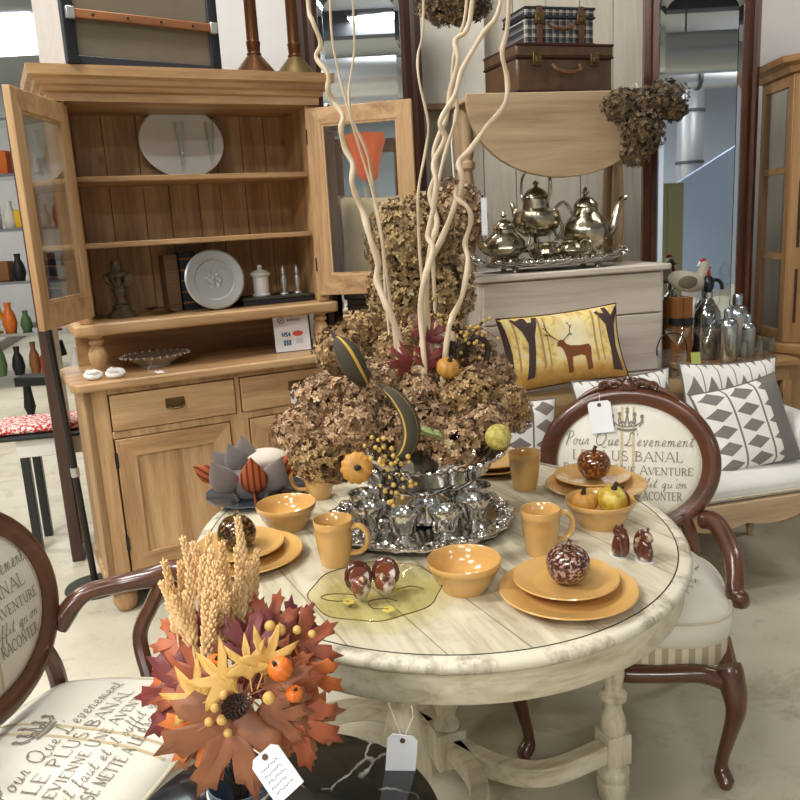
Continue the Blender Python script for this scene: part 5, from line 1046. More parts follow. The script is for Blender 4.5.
    def words(fn, par, s_, oy, lead=1.):
        q = M(); W_ = .42 * s_; y = lambda k: oy + k * s_ * lead
        write(q, "Pour Que L'evenement", SCRIPT, 0, y(.035), .044 * s_, fn, W_ * .98, .046, .25)
        write(q, 'LE PLUS BANAL', CAPS, 0, y(-.012), .031 * s_, fn, W_ * .84, .068)
        write(q, 'DEVIENNE UNE AVENTURE', CAPS, 0, y(-.055), .029 * s_, fn, W_ * .98, .07, 0, .8)
        write(q, "il faut et il suffit qu'on", SCRIPT, 0, y(-.098), .032 * s_, fn, W_ * .88, .05, .3)
        write(q, 'SE METTE A LE RACONTER', CAPS, 0, y(-.138), .027 * s_, fn, W_ * .82, .07)
        q.build('printed_words', 'linen_print', par, smooth=0)
        q = M(); write(q, '*', {'*': (1.6, crown)}, 0, oy + .092 * s_, .06 * s_, fn, .105 * s_, .05); q.build('printed_crown', 'linen_print', par, smooth=0)
    up = lambda f_: (lambda u, v: tuple(Vector(f_(u, v)) + Vector((0, -.0022, 0))))
    stripes2(lambda u, v: tuple(Vector(pf(u, v)) + Vector((0, -.0012, 0))), pad, -.175, .175)
    words(up(pf), pad, .95, .02)
    sf = lambda e: (lambda x_, y_: (x_, y_, zs(x_, y_) + e))
    stripes2(sf(.0014), seat, sh - .24, .24); words(sf(.0024), seat, 1.0, .0, .95)
    # frame under the seat
    q = M()
    fr = cat([(-.27, sh - .245, .30), (-.2, sh - .255, .325), (-.1, sh - .258, .315), (0, sh - .258, .305), (.1, sh - .258, .315), (.2, sh - .255, .325), (.27, sh - .245, .30)], 4)
    q.tube(fr, .024, 8); o_ = outl(1, -.012)
    q.build('front_rail', 'mahogany_x', t_, smooth=60)
    for sx in (-1, 1):
        M().tube(cat([(sx * .27, sh - .24, .31), (sx * .258, 0, .325), (sx * .215, .235, .325)], 5), .024, 8).build('side_rail', 'mahogany_y', t_)
        M().tube(cat([(sx * .262, sh - .236, .345), (sx * .275, sh - .25, .30), (sx * .283, sh - .262, .24), (sx * .272, sh - .25, .16), (sx * .258, sh - .238, .08), (sx * .256, sh - .238, .04), (sx * .266, sh - .255, .018), (sx * .264, sh - .252, 0)], 4), [.034, .036, .036, .035, .034, .033, .031, .028, .026, .024, .022, .02, .019, .018, .017, .016, .016, .016, .016, .018, .021, .022, .022, .022, .022, .018, .016, .015, .015][:29], 12).build('front_leg', 'mahogany_z', t_)
        M().tube(cat([(sx * .2, .225, .36), (sx * .2, .235, .25), (sx * .205, .26, .12), (sx * .21, .3, 0)], 5), [.024 - .0006 * k for k in range(16)], 10).build('rear_leg', 'mahogany_z', t_)
        M().tube(cat([(sx * .2, .222, .33), (sx * .205, .215, .42), (sx * .19, .21, .52), (sx * .165, .215, .59)], 5), .021, 10).build('back_support', 'mahogany_z', t_)
        if arms:
            M().tube(cat([(sx * .235, .22, .60), (sx * .275, .17, .665), (sx * .325, .10, .675), (sx * .355, .02, .685), (sx * .365, -.035, .70), (sx * .36, -.07, .695), (sx * .36, -.065, .67)], 5), [.026, .026, .025, .024, .023, .022, .021, .021, .021, .022, .022, .023, .024, .025, .026, .027, .028, .028, .028, .028, .028, .028, .028, .027, .026, .025, .024, .022, .02, .018, .016], 12).build('arm', 'mahogany_y', t_)
            M().tube(cat([(sx * .355, -.01, .685), (sx * .345, .025, .62), (sx * .325, .06, .54), (sx * .295, .03, .45), (sx * .262, -.01, .36)], 5), .019, 10).build('arm_post', 'mahogany_z', t_)
        else:
            M().tube(cat([(sx * .225, .22, .57), (sx * .255, .19, .575), (sx * .28, .12, .555), (sx * .294, .04, .53), (sx * .296, -.02, .495), (sx * .292, -.062, .465), (sx * .306, -.085, .455), (sx * .302, -.098, .472), (sx * .29, -.093, .472)], 5), [.030 - .0002 * k for k in range(30)] + [.022] * 11, 12).build('hip_arm', 'mahogany_y', t_)
    return t_, bp
ch, bp = oval_chair('oval_back_chair', 'carved oval-back chair with printed French words facing across the round table', (.627, 2.165, 0), math.radians(-17.5), False, 0.)
ac, bp2 = oval_chair('oval_back_armchair', 'carved oval-back armchair with printed seat beside the marble-topped table', (-.70, 1.50, 0), math.radians(76), True, .05)
mc = Matrix.Translation((.627, 2.165, 0)) @ Matrix.Rotation(math.radians(-17.5), 4, 'Z')
t_ = price_tag('price_tag', 'large white tag hanging from the carved crest of the oval chair', mc @ Vector(bp(-.088, .192, .040)), (math.radians(-10), math.radians(-8), math.radians(-17.5)), .07, .10, .2)
M().tube([(0, 0, -.012), (.004, .02, .02), (.02, .055, .034)], .001, 5).build('string', 'string', t_)
# ================================================================== TABLEWARE
TT = .7602
def plate(label, px, py, r, z, group='yellow plates'):
    q = M().lathe([(.001, .004), (r * .55, .004), (r * .58, .0), (r * .62, .0), (r * .66, .005), (r * .8, .011), (r * .97, .019), (r, .021), (r * .985, .0235), (r * .8, .0165), (r * .66, .0105), (r * .6, .0085), (.001, .0085)], 56)
    o_ = q.build('plate', 'yellow_glaze', smooth=60); p_ = P(px, py, z); o_.location = p_; return tag(o_, label, 'plate', group)
def mug(label, px, py, ang, handle=True):
    p_ = P(px, py, TT); t2 = thing('mug', label, 'mug', p_, ang, 'yellow mugs')
    M().lathe([(.001, .004), (.026, .004), (.028, .0), (.032, .0), (.034, .006), (.038, .03), (.0425, .07), (.043, .088), (.0445, .09), (.0435, .094), (.045, .105), (.0438, .1065), (.0418, .105), (.0395, .07), (.034, .02), (.03, .011), (.001, .01)], 36).build('body', 'yellow_glaze', t2, smooth=60)
    M().tube(cat([(.04, 0, .085), (.06, 0, .09), (.076, 0, .072), (.074, 0, .045), (.058, 0, .028), (.036, 0, .026)], 5), .0065, 10, sq=1.3).build('handle', 'yellow_glaze', t2); return t2
def bowl(label, px, py, r=.077, h=.066):
    q = M().lathe([(.001, .005), (r * .5, .005), (r * .52, 0), (r * .6, 0), (r * .64, .006), (r * .84, h * .45), (r * .95, h * .78), (r * .985, h * .8), (r, h * .97), (r * .985, h), (r * .955, h * .97), (r * .91, h * .7), (r * .78, h * .38), (r * .5, h * .16), (.001, .011)], 48)
    o_ = q.build('bowl', 'yellow_glaze', smooth=60); o_.location = P(px, py, TT); return tag(o_, label, 'bowl', 'yellow bowls')
def apple(label, p_, mat, r, leaf=False):
    t2 = thing('ceramic_apple', label, 'ornament', p_, 0, 'speckled ceramic apples')
    pr2 = [(max(.0015, r * math.sin(PI * k / 18) * (1.0 + .06 * math.cos(PI * k / 18))), r * (.94 - .98 * math.cos(PI * k / 18)) - r * (.12 * math.exp(-((18 - k) / 3.) ** 2) * 2.2) + r * .05 * math.exp(-(k / 3.) ** 2) - r * .0) for k in range(19)]
    zmin = min(z for _, z in pr2); pr2 = [(a, z - zmin) for a, z in pr2]
    M().lathe(pr2, 32, None, 0, 1, 1, lambda a, f: 1 + .035 * math.cos(5 * a) * math.sin(PI * f)).build('body', mat, t2, smooth=80)
    zt = pr2[-1][1]; M().tube(cat([(0, 0, zt - .004), (.002, 0, zt + r * .2), (.006, .0, zt + r * .4)], 4), [.007, .006, .0055, .005, .005, .005, .005, .006, .007], 8).build('stem', mat, t2); return t2
def stackup(px, py, r1, r2, labels, dx=0, dy=0):
    a = plate(labels[0], px, py, r1, TT); b_ = plate(labels[1], px + dx, py + dy, r2, TT); b_.location = Vector((b_.location.x, b_.location.y, TT + .0105)); return b_.location
s1 = stackup(568, 597, .137, .106, ('yellow dinner plate nearest the table edge under the plum-speckled apple', 'yellow side plate directly beneath the plum-speckled apple'), -2, -6)
apple('plum and white speckled ceramic apple on the plates nearest the edge', s1 + Vector((.004, .0, .009)), 'apple_brown', .044)
s2 = stackup(596, 490, .137, .105, ('yellow dinner plate in front of the oval chair back', 'yellow side plate under the rust ceramic apple'), -4, -5)
apple('rust-brown ceramic apple before the oval chair back', s2 + Vector((.005, 0, .009)), 'apple_rust', .046)
s3 = stackup(245, 560, .137, .105, ('yellow dinner plate behind the wheat ears', 'yellow side plate under the dark gold-flecked apple'), -4, -4)
apple('dark gold-flecked ceramic apple behind the wheat ears', s3 + Vector((-.005, 0, .009)), 'apple_dark', .045)
plate('yellow plate at the bottom of the stack behind the silver bowl', 492, 469, .12, TT); o = plate('yellow plate on top of the stack behind the silver bowl', 492, 468, .105, TT); o.location.z = TT + .0105
bowl('yellow bowl between the glass dish and the nearest plates', 465, 588); bowl('yellow bowl beside the fabric turkey', 288, 527); fb = bowl('yellow bowl filled with mini gourds by the squirrel figures', 600, 524, .083, .066)
mug('yellow mug touching the nearest dinner plate', 541, 553, math.radians(12)); mug('yellow mug between the small bowl and glass dish', 336, 563, math.radians(-8)); mug('yellow mug standing alone before the patterned settee', 525, 488, math.radians(100)); mug('yellow mug half hidden by the hydrangeas beside the fabric turkey', 320, 497, math.radians(185))
# gourds in the far bowl
def ribbed(r, n_, flat=.8, depth=.1): return ([(max(.0015, r * math.sin(PI * k / 14)), r * flat * (1 - math.cos(PI * k / 14)) - (r * .16 * math.exp(-((14 - k) / 2.) ** 2))) for k in range(15)], lambda a, f: 1 - depth * abs(math.cos(n_ * a / 2)) ** 3)
def pumpkin(name, label, loc, r, mat, rot=(0, 0, 0), n_=10, flat=.8, stem='stem_dark', parent=None):
    t2 = thing(name, label, 'gourd', loc, rot=rot)
    pr2, md = ribbed(r, n_, flat); M().lathe(pr2, 40, None, 0, 1, 1, md).build('body', mat, t2, smooth=80)
    zt = pr2[-1][1]; M().tube(cat([(0, 0, zt - .003), (.002, 0, zt + r * .3), (r * .15, 0, zt + r * .5)], 4), [r * .2] * 3 + [r * .15] * 6, 7).build('stem', stem, t2); return t2
fbp = fb.location
pumpkin('mini_pumpkin', 'tan mini pumpkin in the yellow bowl by the squirrel figures', fbp + Vector((-.037, .0, .033)), .034, 'pumpkin_tan', (.1, -.1, 0))
pumpkin('mini_squash', 'pale yellow mini squash in the yellow bowl', fbp + Vector((.022, -.008, .034)), .037, 'squash_yellow', (.2, .1, 0), 6, .92)
pumpkin('mini_gourd', 'dark plum mini gourd in the yellow bowl', fbp + Vector((.05, .024, .036)), .024, 'leaf_burgundy', (0, .2, 0), 6, .9)
# squirrel figures
for i, (px, py, rz) in enumerate(((619, 556, 1.9), (645, 561, -1.1))):
    p_ = P(px, py, TT)
    t2 = thing('ceramic_squirrel', ('brown ceramic squirrel figure closest to the gourd bowl', 'brown ceramic squirrel figure nearest the table rim')[i], 'figurine', p_, rz, 'ceramic squirrel figures')
    q = M().lathe([(.001, .004), (.017, .004), (.019, .012), (.0185, .026), (.014, .04), (.012, .046), (.001, .05)], 18, None, 0, 1.0, .85).ball((.004, 0, .056), .0125, 14, 10, (1.15, .9, 1.05)).ball((.016, 0, .053), .0055, 8, 6)
    for s_ in (-1, 1): q.ball((.0, s_ * .0075, .069), .0045, 8, 6, (.7, .7, 1.5))
    q.build('body', 'figure_brown', t2, smooth=80)
    M().tube(cat([(-.012, 0, .008), (-.021, 0, .02), (-.02, 0, .042), (-.014, 0, .058), (-.017, 0, .064)], 4), [.007 + .004 * math.sin(k * .18) for k in range(17)], 12).build('tail', 'figure_brown', t2)
    M().lathe([(.001, -.0), (.02, -.0), (.021, .0035), (.001, .004)], 20, None, 0, 1.15, .95).build('glazed_foot', 'white_glaze', t2)
# green glass dish with etched flowers
gp = P(376, 602, TT)
gd = thing('green_glass_dish', 'pale green glass serving dish with etched flowers in front of the silver cups', 'dish', gp, .1)
M().lathe([(.001, .008), (.07, .008), (.074, .0), (.08, .0), (.09, .008), (.118, .018), (.132, .027), (.130, .0295), (.114, .0215), (.088, .0125), (.001, .0115)], 64, None, 0, 1, 1, lambda a, f: 1 + (.025 * math.cos(8 * a) if .3 < f < .75 else 0)).build('plate', 'green_glass', gd, smooth=60)
q = M(); q.tube([(.1325 * (1 + .025 * math.cos(8 * a)) * math.cos(a), .1325 * (1 + .025 * math.cos(8 * a)) * math.sin(a), .0285) for a in [2 * PI * k / 96 for k in range(96)]], .0012, 5, None, True)
q.build('rim_line', 'brass_dark', gd)
for fx, fy in ((-.055, -.01), (.045, .02), (.02, -.06)):
    q = M()
    for k in range(7): a = k * 2 * PI / 7; q.ball((fx + .008 * math.cos(a), fy + .008 * math.sin(a), .0125), .005, 8, 4, (1, 1, .12))
    q.build('etched_flower', 'squash_yellow', gd)
for pts in ([(-.055, -.01), (-.09, -.0), (-.11, .02), (-.09, .03), (-.05, .02), (-.03, .0)], [(.02, -.06), (-.01, -.05), (-.015, -.02), (.02, -.015), (.04, -.03)], [(.045, .02), (.075, .03), (.1, .01)]):
    M().tube([(x_, y_, .0128 + .00) for x_, y_ in cat(pts, 5)], .0011, 4).build('etched_stem', 'brass_dark', gd)
for i, (px, py, rz) in enumerate(((361, 596, .3), (386, 592, -.1))):
    p_ = P(px, py, TT + .0125)
    t2 = thing('turkey_shaker', ('brown and white ceramic turkey shaker nearer the yellow mug', 'brown and white ceramic turkey shaker nearer the small bowl')[i], 'shaker', p_, rz, 'turkey shakers on the glass dish')
    q = M().ball((0, -.006, .024), .021, 18, 12, (1.0, 1.0, 1.0)).lathe([(.001, 0), (.014, 0), (.016, .006), (.001, .01)], 14); q.build('body', 'shell_brown', t2, smooth=80)
    M().lathe([(.001, -.006), (.024, -.005), (.029, -.001), (.029, .002), (.024, .005), (.001, .006)], 36, Matrix.Translation((0, .012, .037)) @ Matrix.Rotation(math.radians(76), 4, 'X') @ Matrix.Diagonal((1, 1.12, 1, 1)), 0, 1, 1, lambda a, f: 1 + .03 * math.cos(14 * a)).build('fan_tail', 'figure_brown', t2, smooth=60)
    M().lathe([(.001, 0), (.021, 0), (.02, .0025), (.001, .004)], 30, Matrix.Translation((0, .0055, .0385)) @ Matrix.Rotation(math.radians(76), 4, 'X')).build('tail_centre', 'shell_brown', t2, smooth=60)
    M().tube(cat([(0, -.016, .032), (.002, -.023, .042), (0, -.024, .048)], 4), [.006] * 5 + [.005] * 4, 8).ball((0, -.027, .049), .0065, 10, 8).build('head', 'figure_brown', t2)
# fabric turkey on a dark plate
tp = P(258, 497, TT)
tag(put(M().lathe([(.001, .004), (.08, .004), (.085, 0), (.09, .0), (.1, .008), (.142, .018), (.142, .022), (.1, .0125), (.08, .009), (.001, .009)], 60, None, 0, 1, 1, lambda a, f: 1 + (.03 * abs(math.cos(7 * a)) if .4 < f < .75 else 0)).build('scalloped_plate', 'dark_glaze'), tp), 'dark blue-grey scalloped plate under the fabric turkey', 'plate')
tf = thing('fabric_turkey', 'stuffed fabric turkey bowl with grey and rust striped feathers', 'ornament', tp + Vector((.0, 0, .010)), .1)
M().lathe([(.001, 0), (.055, 0), (.066, .008), (.08, .03), (.092, .055), (.09, .07), (.07, .085), (.001, .09)], 32, None, 0, 1.1, .9).build('bowl_body', 'grey_felt', tf, smooth=80)
M().ball((.03, .01, .10), .058, 18, 12, (1.1, .9, .5)).build('cream_stuffing', 'light_felt', tf)
fe = [(-.135, -.02, .08, -.95, .15, 'rust_stripe', .8), (-.085, -.075, .078, -.42, .3, 'grey_felt', 1.15), (.0, -.092, .082, .0, .28, 'rust_stripe', 1.15), (.058, -.075, .075, .42, .25, 'grey_felt', 1.15), (.105, -.045, .095, .62, .1, 'rust_stripe', 1.0), (-.05, -.03, .118, -.3, .1, 'charcoal', .95), (-.025, .0, .128, -.1, .0, 'grey_felt', .95), (.115, .02, .09, .7, .0, 'light_felt', 1.1), (-.09, .01, .1, -.6, .1, 'grey_felt', .9)]
for x_, y_, z, tilt, lean, m_, s_ in fe:
    q = M(); pr3 = [(max(.001, .034 * s_ * math.sin(PI * (k / 12.) ** .75)), .052 * s_ * (-1 + 2 * k / 12.)) for k in range(13)]
    q.lathe(pr3, 20, None, 0, 1, .42)
    q.tube([(0, 0, -.05 * s_), (0, -.004, -.075 * s_)], .006, 6)
    o = q.build('feather', m_, tf, smooth=80); o.location = (x_, y_, z); o.rotation_euler = (lean, tilt, 0)
# ------------------------------------------------------------------ silver punch set
tc = P(420, 523, TT)
st = thing('silver_punch_tray', 'round ornate silver tray with chased scroll rim under the punch bowl', 'tray', tc, 0)
M().lathe([(.001, .004), (.16, .004), (.175, .003), (.19, .008), (.215, .016), (.235, .02), (.238, .0235), (.232, .026), (.21, .0225), (.185, .014), (.16, .0095), (.001, .0095)], 72, None, 0, 1, 1, lambda a, f: 1 + (.022 * math.cos(24 * a) if .4 < f < .68 else 0)).build('plate', 'silver', st)
q = M(); r_ = random.Random(5)
for k in range(60):
    a = 2 * PI * k / 60; rr = .215 + .012 * math.cos(24 * a); q.ball((rr * math.cos(a), rr * math.sin(a), .026), .012, 8, 5, (1, 1, .55))
    a += .05; q.tube([((.198 + .006 * j) * math.cos(a + .02 * math.sin(j * 1.6)), (.198 + .006 * j) * math.sin(a + .02 * math.sin(j * 1.6)), .024 + .004 * math.sin(j * .9)) for j in range(6)], .0045, 6)
q.build('chased_rim', 'silver_chased', st, smooth=70)
BZ = TT + .0098
bc = Vector((tc.x + .022, tc.y + .02, BZ))
pb_ = thing('silver_punch_bowl', 'footed silver punch bowl holding the dried hydrangeas', 'bowl', bc, 0); pb_.scale = (1, 1, 1.16)
M().lathe([(.001, .008), (.05, .006), (.075, 0), (.08, .004), (.074, .012), (.05, .03), (.036, .045), (.034, .055), (.06, .066), (.12, .084), (.16, .112), (.172, .132), (.198, .148), (.202, .153), (.195, .153), (.168, .136), (.155, .115), (.11, .09), (.001, .072)], 64).build('bowl', 'silver', pb_, smooth=60)
q = M()
for k in range(48): a = 2 * PI * k / 48; q.ball((.199 * math.cos(a), .199 * math.sin(a), .153), .0095, 8, 5, (1, 1, .6))
q.build('gadrooned_rim', 'silver_chased', pb_, smooth=70)
def cup():
    t2 = thing('silver_punch_cup', 'small silver punch cup with a handle on the punch tray', 'cup', (0, 0, 0), 0, 'silver punch cups on the tray')
    M().lathe([(.001, .006), (.014, .005), (.021, .0), (.0225, .003), (.014, .009), (.012, .013), (.022, .018), (.027, .028), (.029, .046), (.036, .064), (.0355, .0655), (.034, .064), (.027, .046), (.025, .03), (.001, .022)], 32).build('body', 'silver', t2, smooth=60)
    M().tube(cat([(.031, 0, .05), (.046, 0, .054), (.052, 0, .04), (.042, 0, .028), (.03, 0, .03)], 4), .003, 7).build('handle', 'silver', t2); return t2
c0 = None
for k in range(9):
    a = 2 * PI * k / 9 + .2; pos = Vector((tc.x + .145 * math.cos(a) + .004, tc.y + .145 * math.sin(a), BZ))
    if c0 is None: c0 = cup(); put(c0, pos, a - .9); c0.scale = (1.14,) * 3
    else: dup(c0, pos, a - .9)
# ------------------------------------------------------------------ hydrangeas and branches in the punch bowl
hy = []
for s_ in range(5):
    hy.append((florets(620, .075, (1, 1, .88), 40 + s_, .74, .0115), twigs(M(), .075, (1, 1, .88), 60 + s_, 16)))
HYD = [(302, 432, 32, 1.80), (325, 400, 34, 1.90), (320, 456, 32, 1.76), (352, 428, 34, 1.76), (340, 350, 30, 1.98), (372, 385, 34, 1.86), (392, 432, 32, 1.80), (362, 330, 24, 2.05),
       (410, 395, 34, 1.88), (432, 365, 30, 1.98), (425, 425, 32, 1.80), (452, 442, 30, 1.78), (465, 395, 34, 1.88), (482, 425, 32, 1.84), (505, 405, 28, 1.96), (490, 375, 28, 2.04), (470, 350, 28, 2.08),
       (395, 350, 28, 2.02), (440, 335, 26, 2.10), (488, 438, 24, 1.90), (420, 330, 24, 2.12), (517, 418, 18, 1.98), (388, 448, 20, 1.86), (336, 468, 20, 1.80), (450, 410, 30, 1.98), (385, 415, 30, 2.0), (420, 440, 22, 1.96)]
first = {}
for i, (px, py, r_, Y) in enumerate(HYD):
    k = i % 5; p_ = V(px, py, Y); s_ = .9 * r_ / 800 * (p_ - CAM).length / .075; rt = (.3 * math.sin(i * 2.1), .4 * math.cos(i * 1.7), i * 1.3)
    if k not in first:
        t2 = thing('hydrangea_head', 'dried brown hydrangea head packed into the silver punch bowl', 'dried flowers', (0, 0, 0), 0, 'dried hydrangeas in the punch bowl')
        hy[k][0].build('petals', 'hydrangea' if k in (0, 1, 3) else 'hydrangea_gold', t2, smooth=0); hy[k][1].build('twigs', 'stem_dark', t2, smooth=0)
        first[k] = t2; put(t2, p_, rot=rt); t2.scale = (s_,) * 3
    else: dup(first[k], p_, rot=rt, scale=s_)
BR = [
 ([(403, 372), (400, 345), (392, 318), (384, 300), (377, 280), (378, 262), (370, 238), (364, 215), (357, 198), (352, 182), (353, 165), (345, 148), (341, 130), (343, 116), (334, 102), (328, 90), (328, 74), (316, 57), (321, 44), (313, 22), (308, 2), (306, -90)], 1.9, .011, .0055, 'thick pale curly branch curving out before the hutch door'),
 ([(396, 350), (390, 300), (385, 262), (380, 225), (370, 182), (360, 150), (349, 112), (338, 70), (331, 25), (328, -90)], 1.95, .005, .003, 'thin pale twig behind the thick curly branch, reaching the candlestick side'),
 ([(392, 352), (386, 300), (383, 250), (376, 210), (371, 175), (366, 150), (352, 118), (349, 90), (354, 55), (354, 30), (349, -90)], 1.98, .005, .003, 'thin pale twig swaying before the dark mirror'),
 ([(421, 365), (424, 320), (424, 285), (430, 262), (442, 238), (455, 205), (462, 180), (459, 162), (470, 150), (486, 128), (505, 104), (507, 78), (502, 52), (508, 20), (512, -90)], 1.9, .010, .006, 'pale branch bending furthest towards the suitcases'),
 ([(424, 362), (421, 320), (422, 290), (433, 250), (428, 236), (434, 205), (436, 182), (434, 162), (445, 138), (440, 122), (455, 95), (462, 70), (482, 35), (500, 5), (508, -90)], 1.86, .009, .006, 'pale branch twisting up through the middle of the cluster'),
 ([(447, 340), (452, 318), (462, 296), (468, 262), (465, 243), (471, 222), (468, 208), (456, 197), (457, 188)], 1.88, .009, .006, 'short pale branch arching over the golden berries'),
 ([(430, 345), (426, 290), (430, 250), (437, 222), (430, 195), (436, 172), (434, 150), (446, 118), (450, 92), (458, 60), (455, 40), (470, 20), (478, -90)], 1.93, .009, .006, 'pale branch with a double bend crossing behind the middle one'),
 ([(428, 350), (421, 270), (418, 215), (419, 185), (426, 148), (428, 122), (419, 80), (418, 55), (423, 25), (424, -90)], 1.96, .005, .0032, 'thin pale twig rising straight beside the dark flower bunch'),
 ([(436, 340), (433, 262), (432, 222), (440, 175), (446, 150), (457, 112), (452, 78), (456, 45), (466, 10), (470, -90)], 2.0, .007, .004, 'slim pale branch at the back of the cluster'),
]
for pts, Y, r0, r1, lab in BR:
    P3 = [tuple(V(px, py, Y + .012 * math.sin(i * 1.9))) for i, (px, py) in enumerate(pts)]
    b0 = Vector(P3[0]); foot = Vector((bc.x + (b0.x - bc.x) * .3, bc.y + .0, TT + .11))
    P3 = [tuple(foot), tuple(foot * .5 + b0 * .5)] + P3
    cv = cat(P3, 5); n_ = len(cv)
    rr = [.84 * (r0 + (r1 - r0) * k / n_) * (1 + .12 * math.sin(k * .9)) for k in range(n_)]
    o = M().tube([tuple(Vector(q_) - foot) for q_ in cv], rr, 9).build('curly_willow_branch', 'willow', smooth=80); o.location = foot
    tag(o, lab, 'branch', 'curly willow branches in the bowl')
def gourd_wing(label, pts, Y, r, mats=('gourd_stripe',)):
    P3 = cat([tuple(V(px, py, Y + dy)) for px, py, dy in pts], 6); n_ = len(P3); o0 = Vector(P3[0])
    t2 = thing('striped_gourd', label, 'gourd', o0)
    q = M(); seg = 18; rad = [r * max(.12, math.sin(PI * (k + .6) / (n_ + .2)) ** .7) for k in range(n_)]
    q.tube([tuple(Vector(p_) - o0) for p_ in P3], rad, seg); 
    q.uv = {i: (i // seg / n_, ((i % seg) / seg * 4) % 1) for i in range(n_ * seg)}
    q.build('body', 'gourd_stripe', t2, smooth=80)
    e = Vector(P3[-1]) - o0; d = (Vector(P3[-1]) - Vector(P3[-3])).normalized()
    M().tube([tuple(e), tuple(e + d * r * .8)], [r * .2, r * .14], 7).build('stem', 'stem_dark', t2); return t2
gourd_wing('dark gourd with yellow stripes leaning by the payment sign', [(366, 385, 0), (356, 370, -.02), (346, 352, -.02), (336, 338, 0)], 1.80, .029)
gourd_wing('crescent-shaped dark gourd with yellow stripe in the middle of the flowers', [(384, 462, 0), (402, 455, -.02), (411, 436, -.03), (408, 415, -.03), (396, 397, -.02), (384, 388, 0)], 1.66, .020)
pumpkin('mini_pumpkin', 'tan mini pumpkin with dark centre at the bottom of the hydrangeas', V(357, 468, 1.66), .036, 'pumpkin_tan', (1.25, .15, 0), 12, .62)
pumpkin('mini_squash', 'small orange-yellow squash under the pine cone in the flowers', V(446, 376, 1.86), .028, 'pumpkin_tan', (.5, .2, 0), 8, .9)
o = M().ball((0, 0, 0), .03, 20, 14).build('fuzzy_ball', 'ball_green', smooth=80); tag(o, 'round yellow-green fuzzy ball near the bowl rim', 'ornament'); o.location = V(498, 437, 1.76)
def cone_m(r):
    q = M()
    for k in range(9):
        z = r * (-1 + 2 * k / 8.); rr = r * .8 * math.sqrt(max(.05, 1 - (k / 8. * 1.1 - .35) ** 2 * 1.3)); n_ = 9
        for j in range(n_):
            a = 2 * PI * (j + .5 * (k % 2)) / n_; c_, s_ = math.cos(a), math.sin(a)
            q.add([(rr * .35 * c_, rr * .35 * s_, z), (rr * (c_ - .3 * s_) * .8, rr * (s_ + .3 * c_) * .8, z + r * .06), (rr * 1.1 * c_, rr * 1.1 * s_, z + r * .2), (rr * (c_ + .3 * s_) * .8, rr * (s_ - .3 * c_) * .8, z + r * .06), (rr * .8 * c_, rr * .8 * s_, z + r * -.06)], [(0, 1, 2), (0, 2, 3), (0, 4, 1), (0, 3, 4), (4, 2, 1), (4, 3, 2)])
    q.lathe([(.001, -r * .95), (r * .3, -r * .6), (r * .35, 0), (r * .2, r * .7), (.001, r * .95)], 10); return q
o = cone_m(.027).build('pine_cone', 'cone_dark', smooth=0); tag(o, 'dark pine cone among the upper hydrangeas', 'pine cone'); put(o, V(450, 350, 1.90), rot=(1.2, .3, .4))
o = leaf_mesh(MAPLE, .085, .4, .3, 4).build('artificial_leaf', 'leaf_green', solid=.001); tag(o, 'pale green leaf lying over the dark gap in the hydrangeas', 'leaf'); put(o, V(446, 440, 1.66), rot=(.35, .15, 1.4))
for i, (px, py, rot, sz, Y) in enumerate(((428, 372, (1.3, .2, .5), .085, 1.86), (410, 372, (1.2, -.5, 1.1), .085, 1.87), (425, 345, (1.4, .3, -.1), .08, 1.92))):
    o = leaf_mesh(MAPLE, sz, .4, .3, 7 + i).build('artificial_leaf', 'leaf_burgundy', solid=.001); put(o, V(px, py, Y), rot=rot)
    tag(o, ('dark red leaf beside the orange-yellow squash', 'dark red leaf pointing to the striped gourd', 'dark red leaf standing upright near the branch foot')[i], 'leaf', 'red leaves in the hydrangeas')
o0 = V(287, 432, 1.80); t2 = thing('dried_pod', 'dark red dried pod sticking out of the hydrangeas towards the hutch', 'pod', o0)
M().ball((-.012, 0, .018), .017, 14, 10, (.9, .8, 1.15)).build('pod', 'leaf_burgundy', t2, smooth=80); M().tube([(-.012, 0, .004), (.01, .01, -.01), (.05, .05, -.02)], .003, 6).build('stem', 'stem_dark', t2)
def berry_spray(label, pts, Y, n, r, mat, seed):
    rr = random.Random(seed); P3 = [V(px, py, Y) for px, py in pts]; o0 = P3[0]
    t2 = thing('berry_spray', label, 'berries', o0, 0)
    q = M(); q.tube([tuple(p_ - o0) for p_ in P3], .0025, 5)
    bs_ = []
    for i in range(n):
        f = rr.uniform(.1, 1) * (len(P3) - 1); j = min(int(f), len(P3) - 2); base = P3[j].lerp(P3[j + 1], f - j) - o0
        e = base + Vector((rr.gauss(0, 1), rr.gauss(-.5, .6), rr.gauss(0, 1))) * .021; q.tube([tuple(base), tuple(e)], .001, 4); bs_.append(e)
    q.build('stems', 'stem_dark', t2)
    m0 = None
    for e in bs_:
        if m0 is None: m0 = M().ball((0, 0, 0), r, 10, 7).build('berry', mat, t2, smooth=80); m0.location = e
        else: c_ = m0.copy(); C.objects.link(c_); c_.location = e; c_.scale = (rr.uniform(.75, 1.15),) * 3
berry_spray('spray of golden berries hanging over the bowl rim by the tan pumpkin', [(372, 430), (385, 455), (398, 465), (402, 482), (388, 492)], 1.63, 46, .0050, 'berry_gold', 1)
berry_spray('spray of golden berries at the foot of the branches', [(470, 352), (458, 330), (440, 318), (430, 312)], 1.98, 34, .0052, 'berry_gold', 2)
berry_spray('small spray of golden berries beside the pine cone', [(440, 360), (470, 340), (482, 322)], 1.96, 22, .005, 'berry_gold', 3)
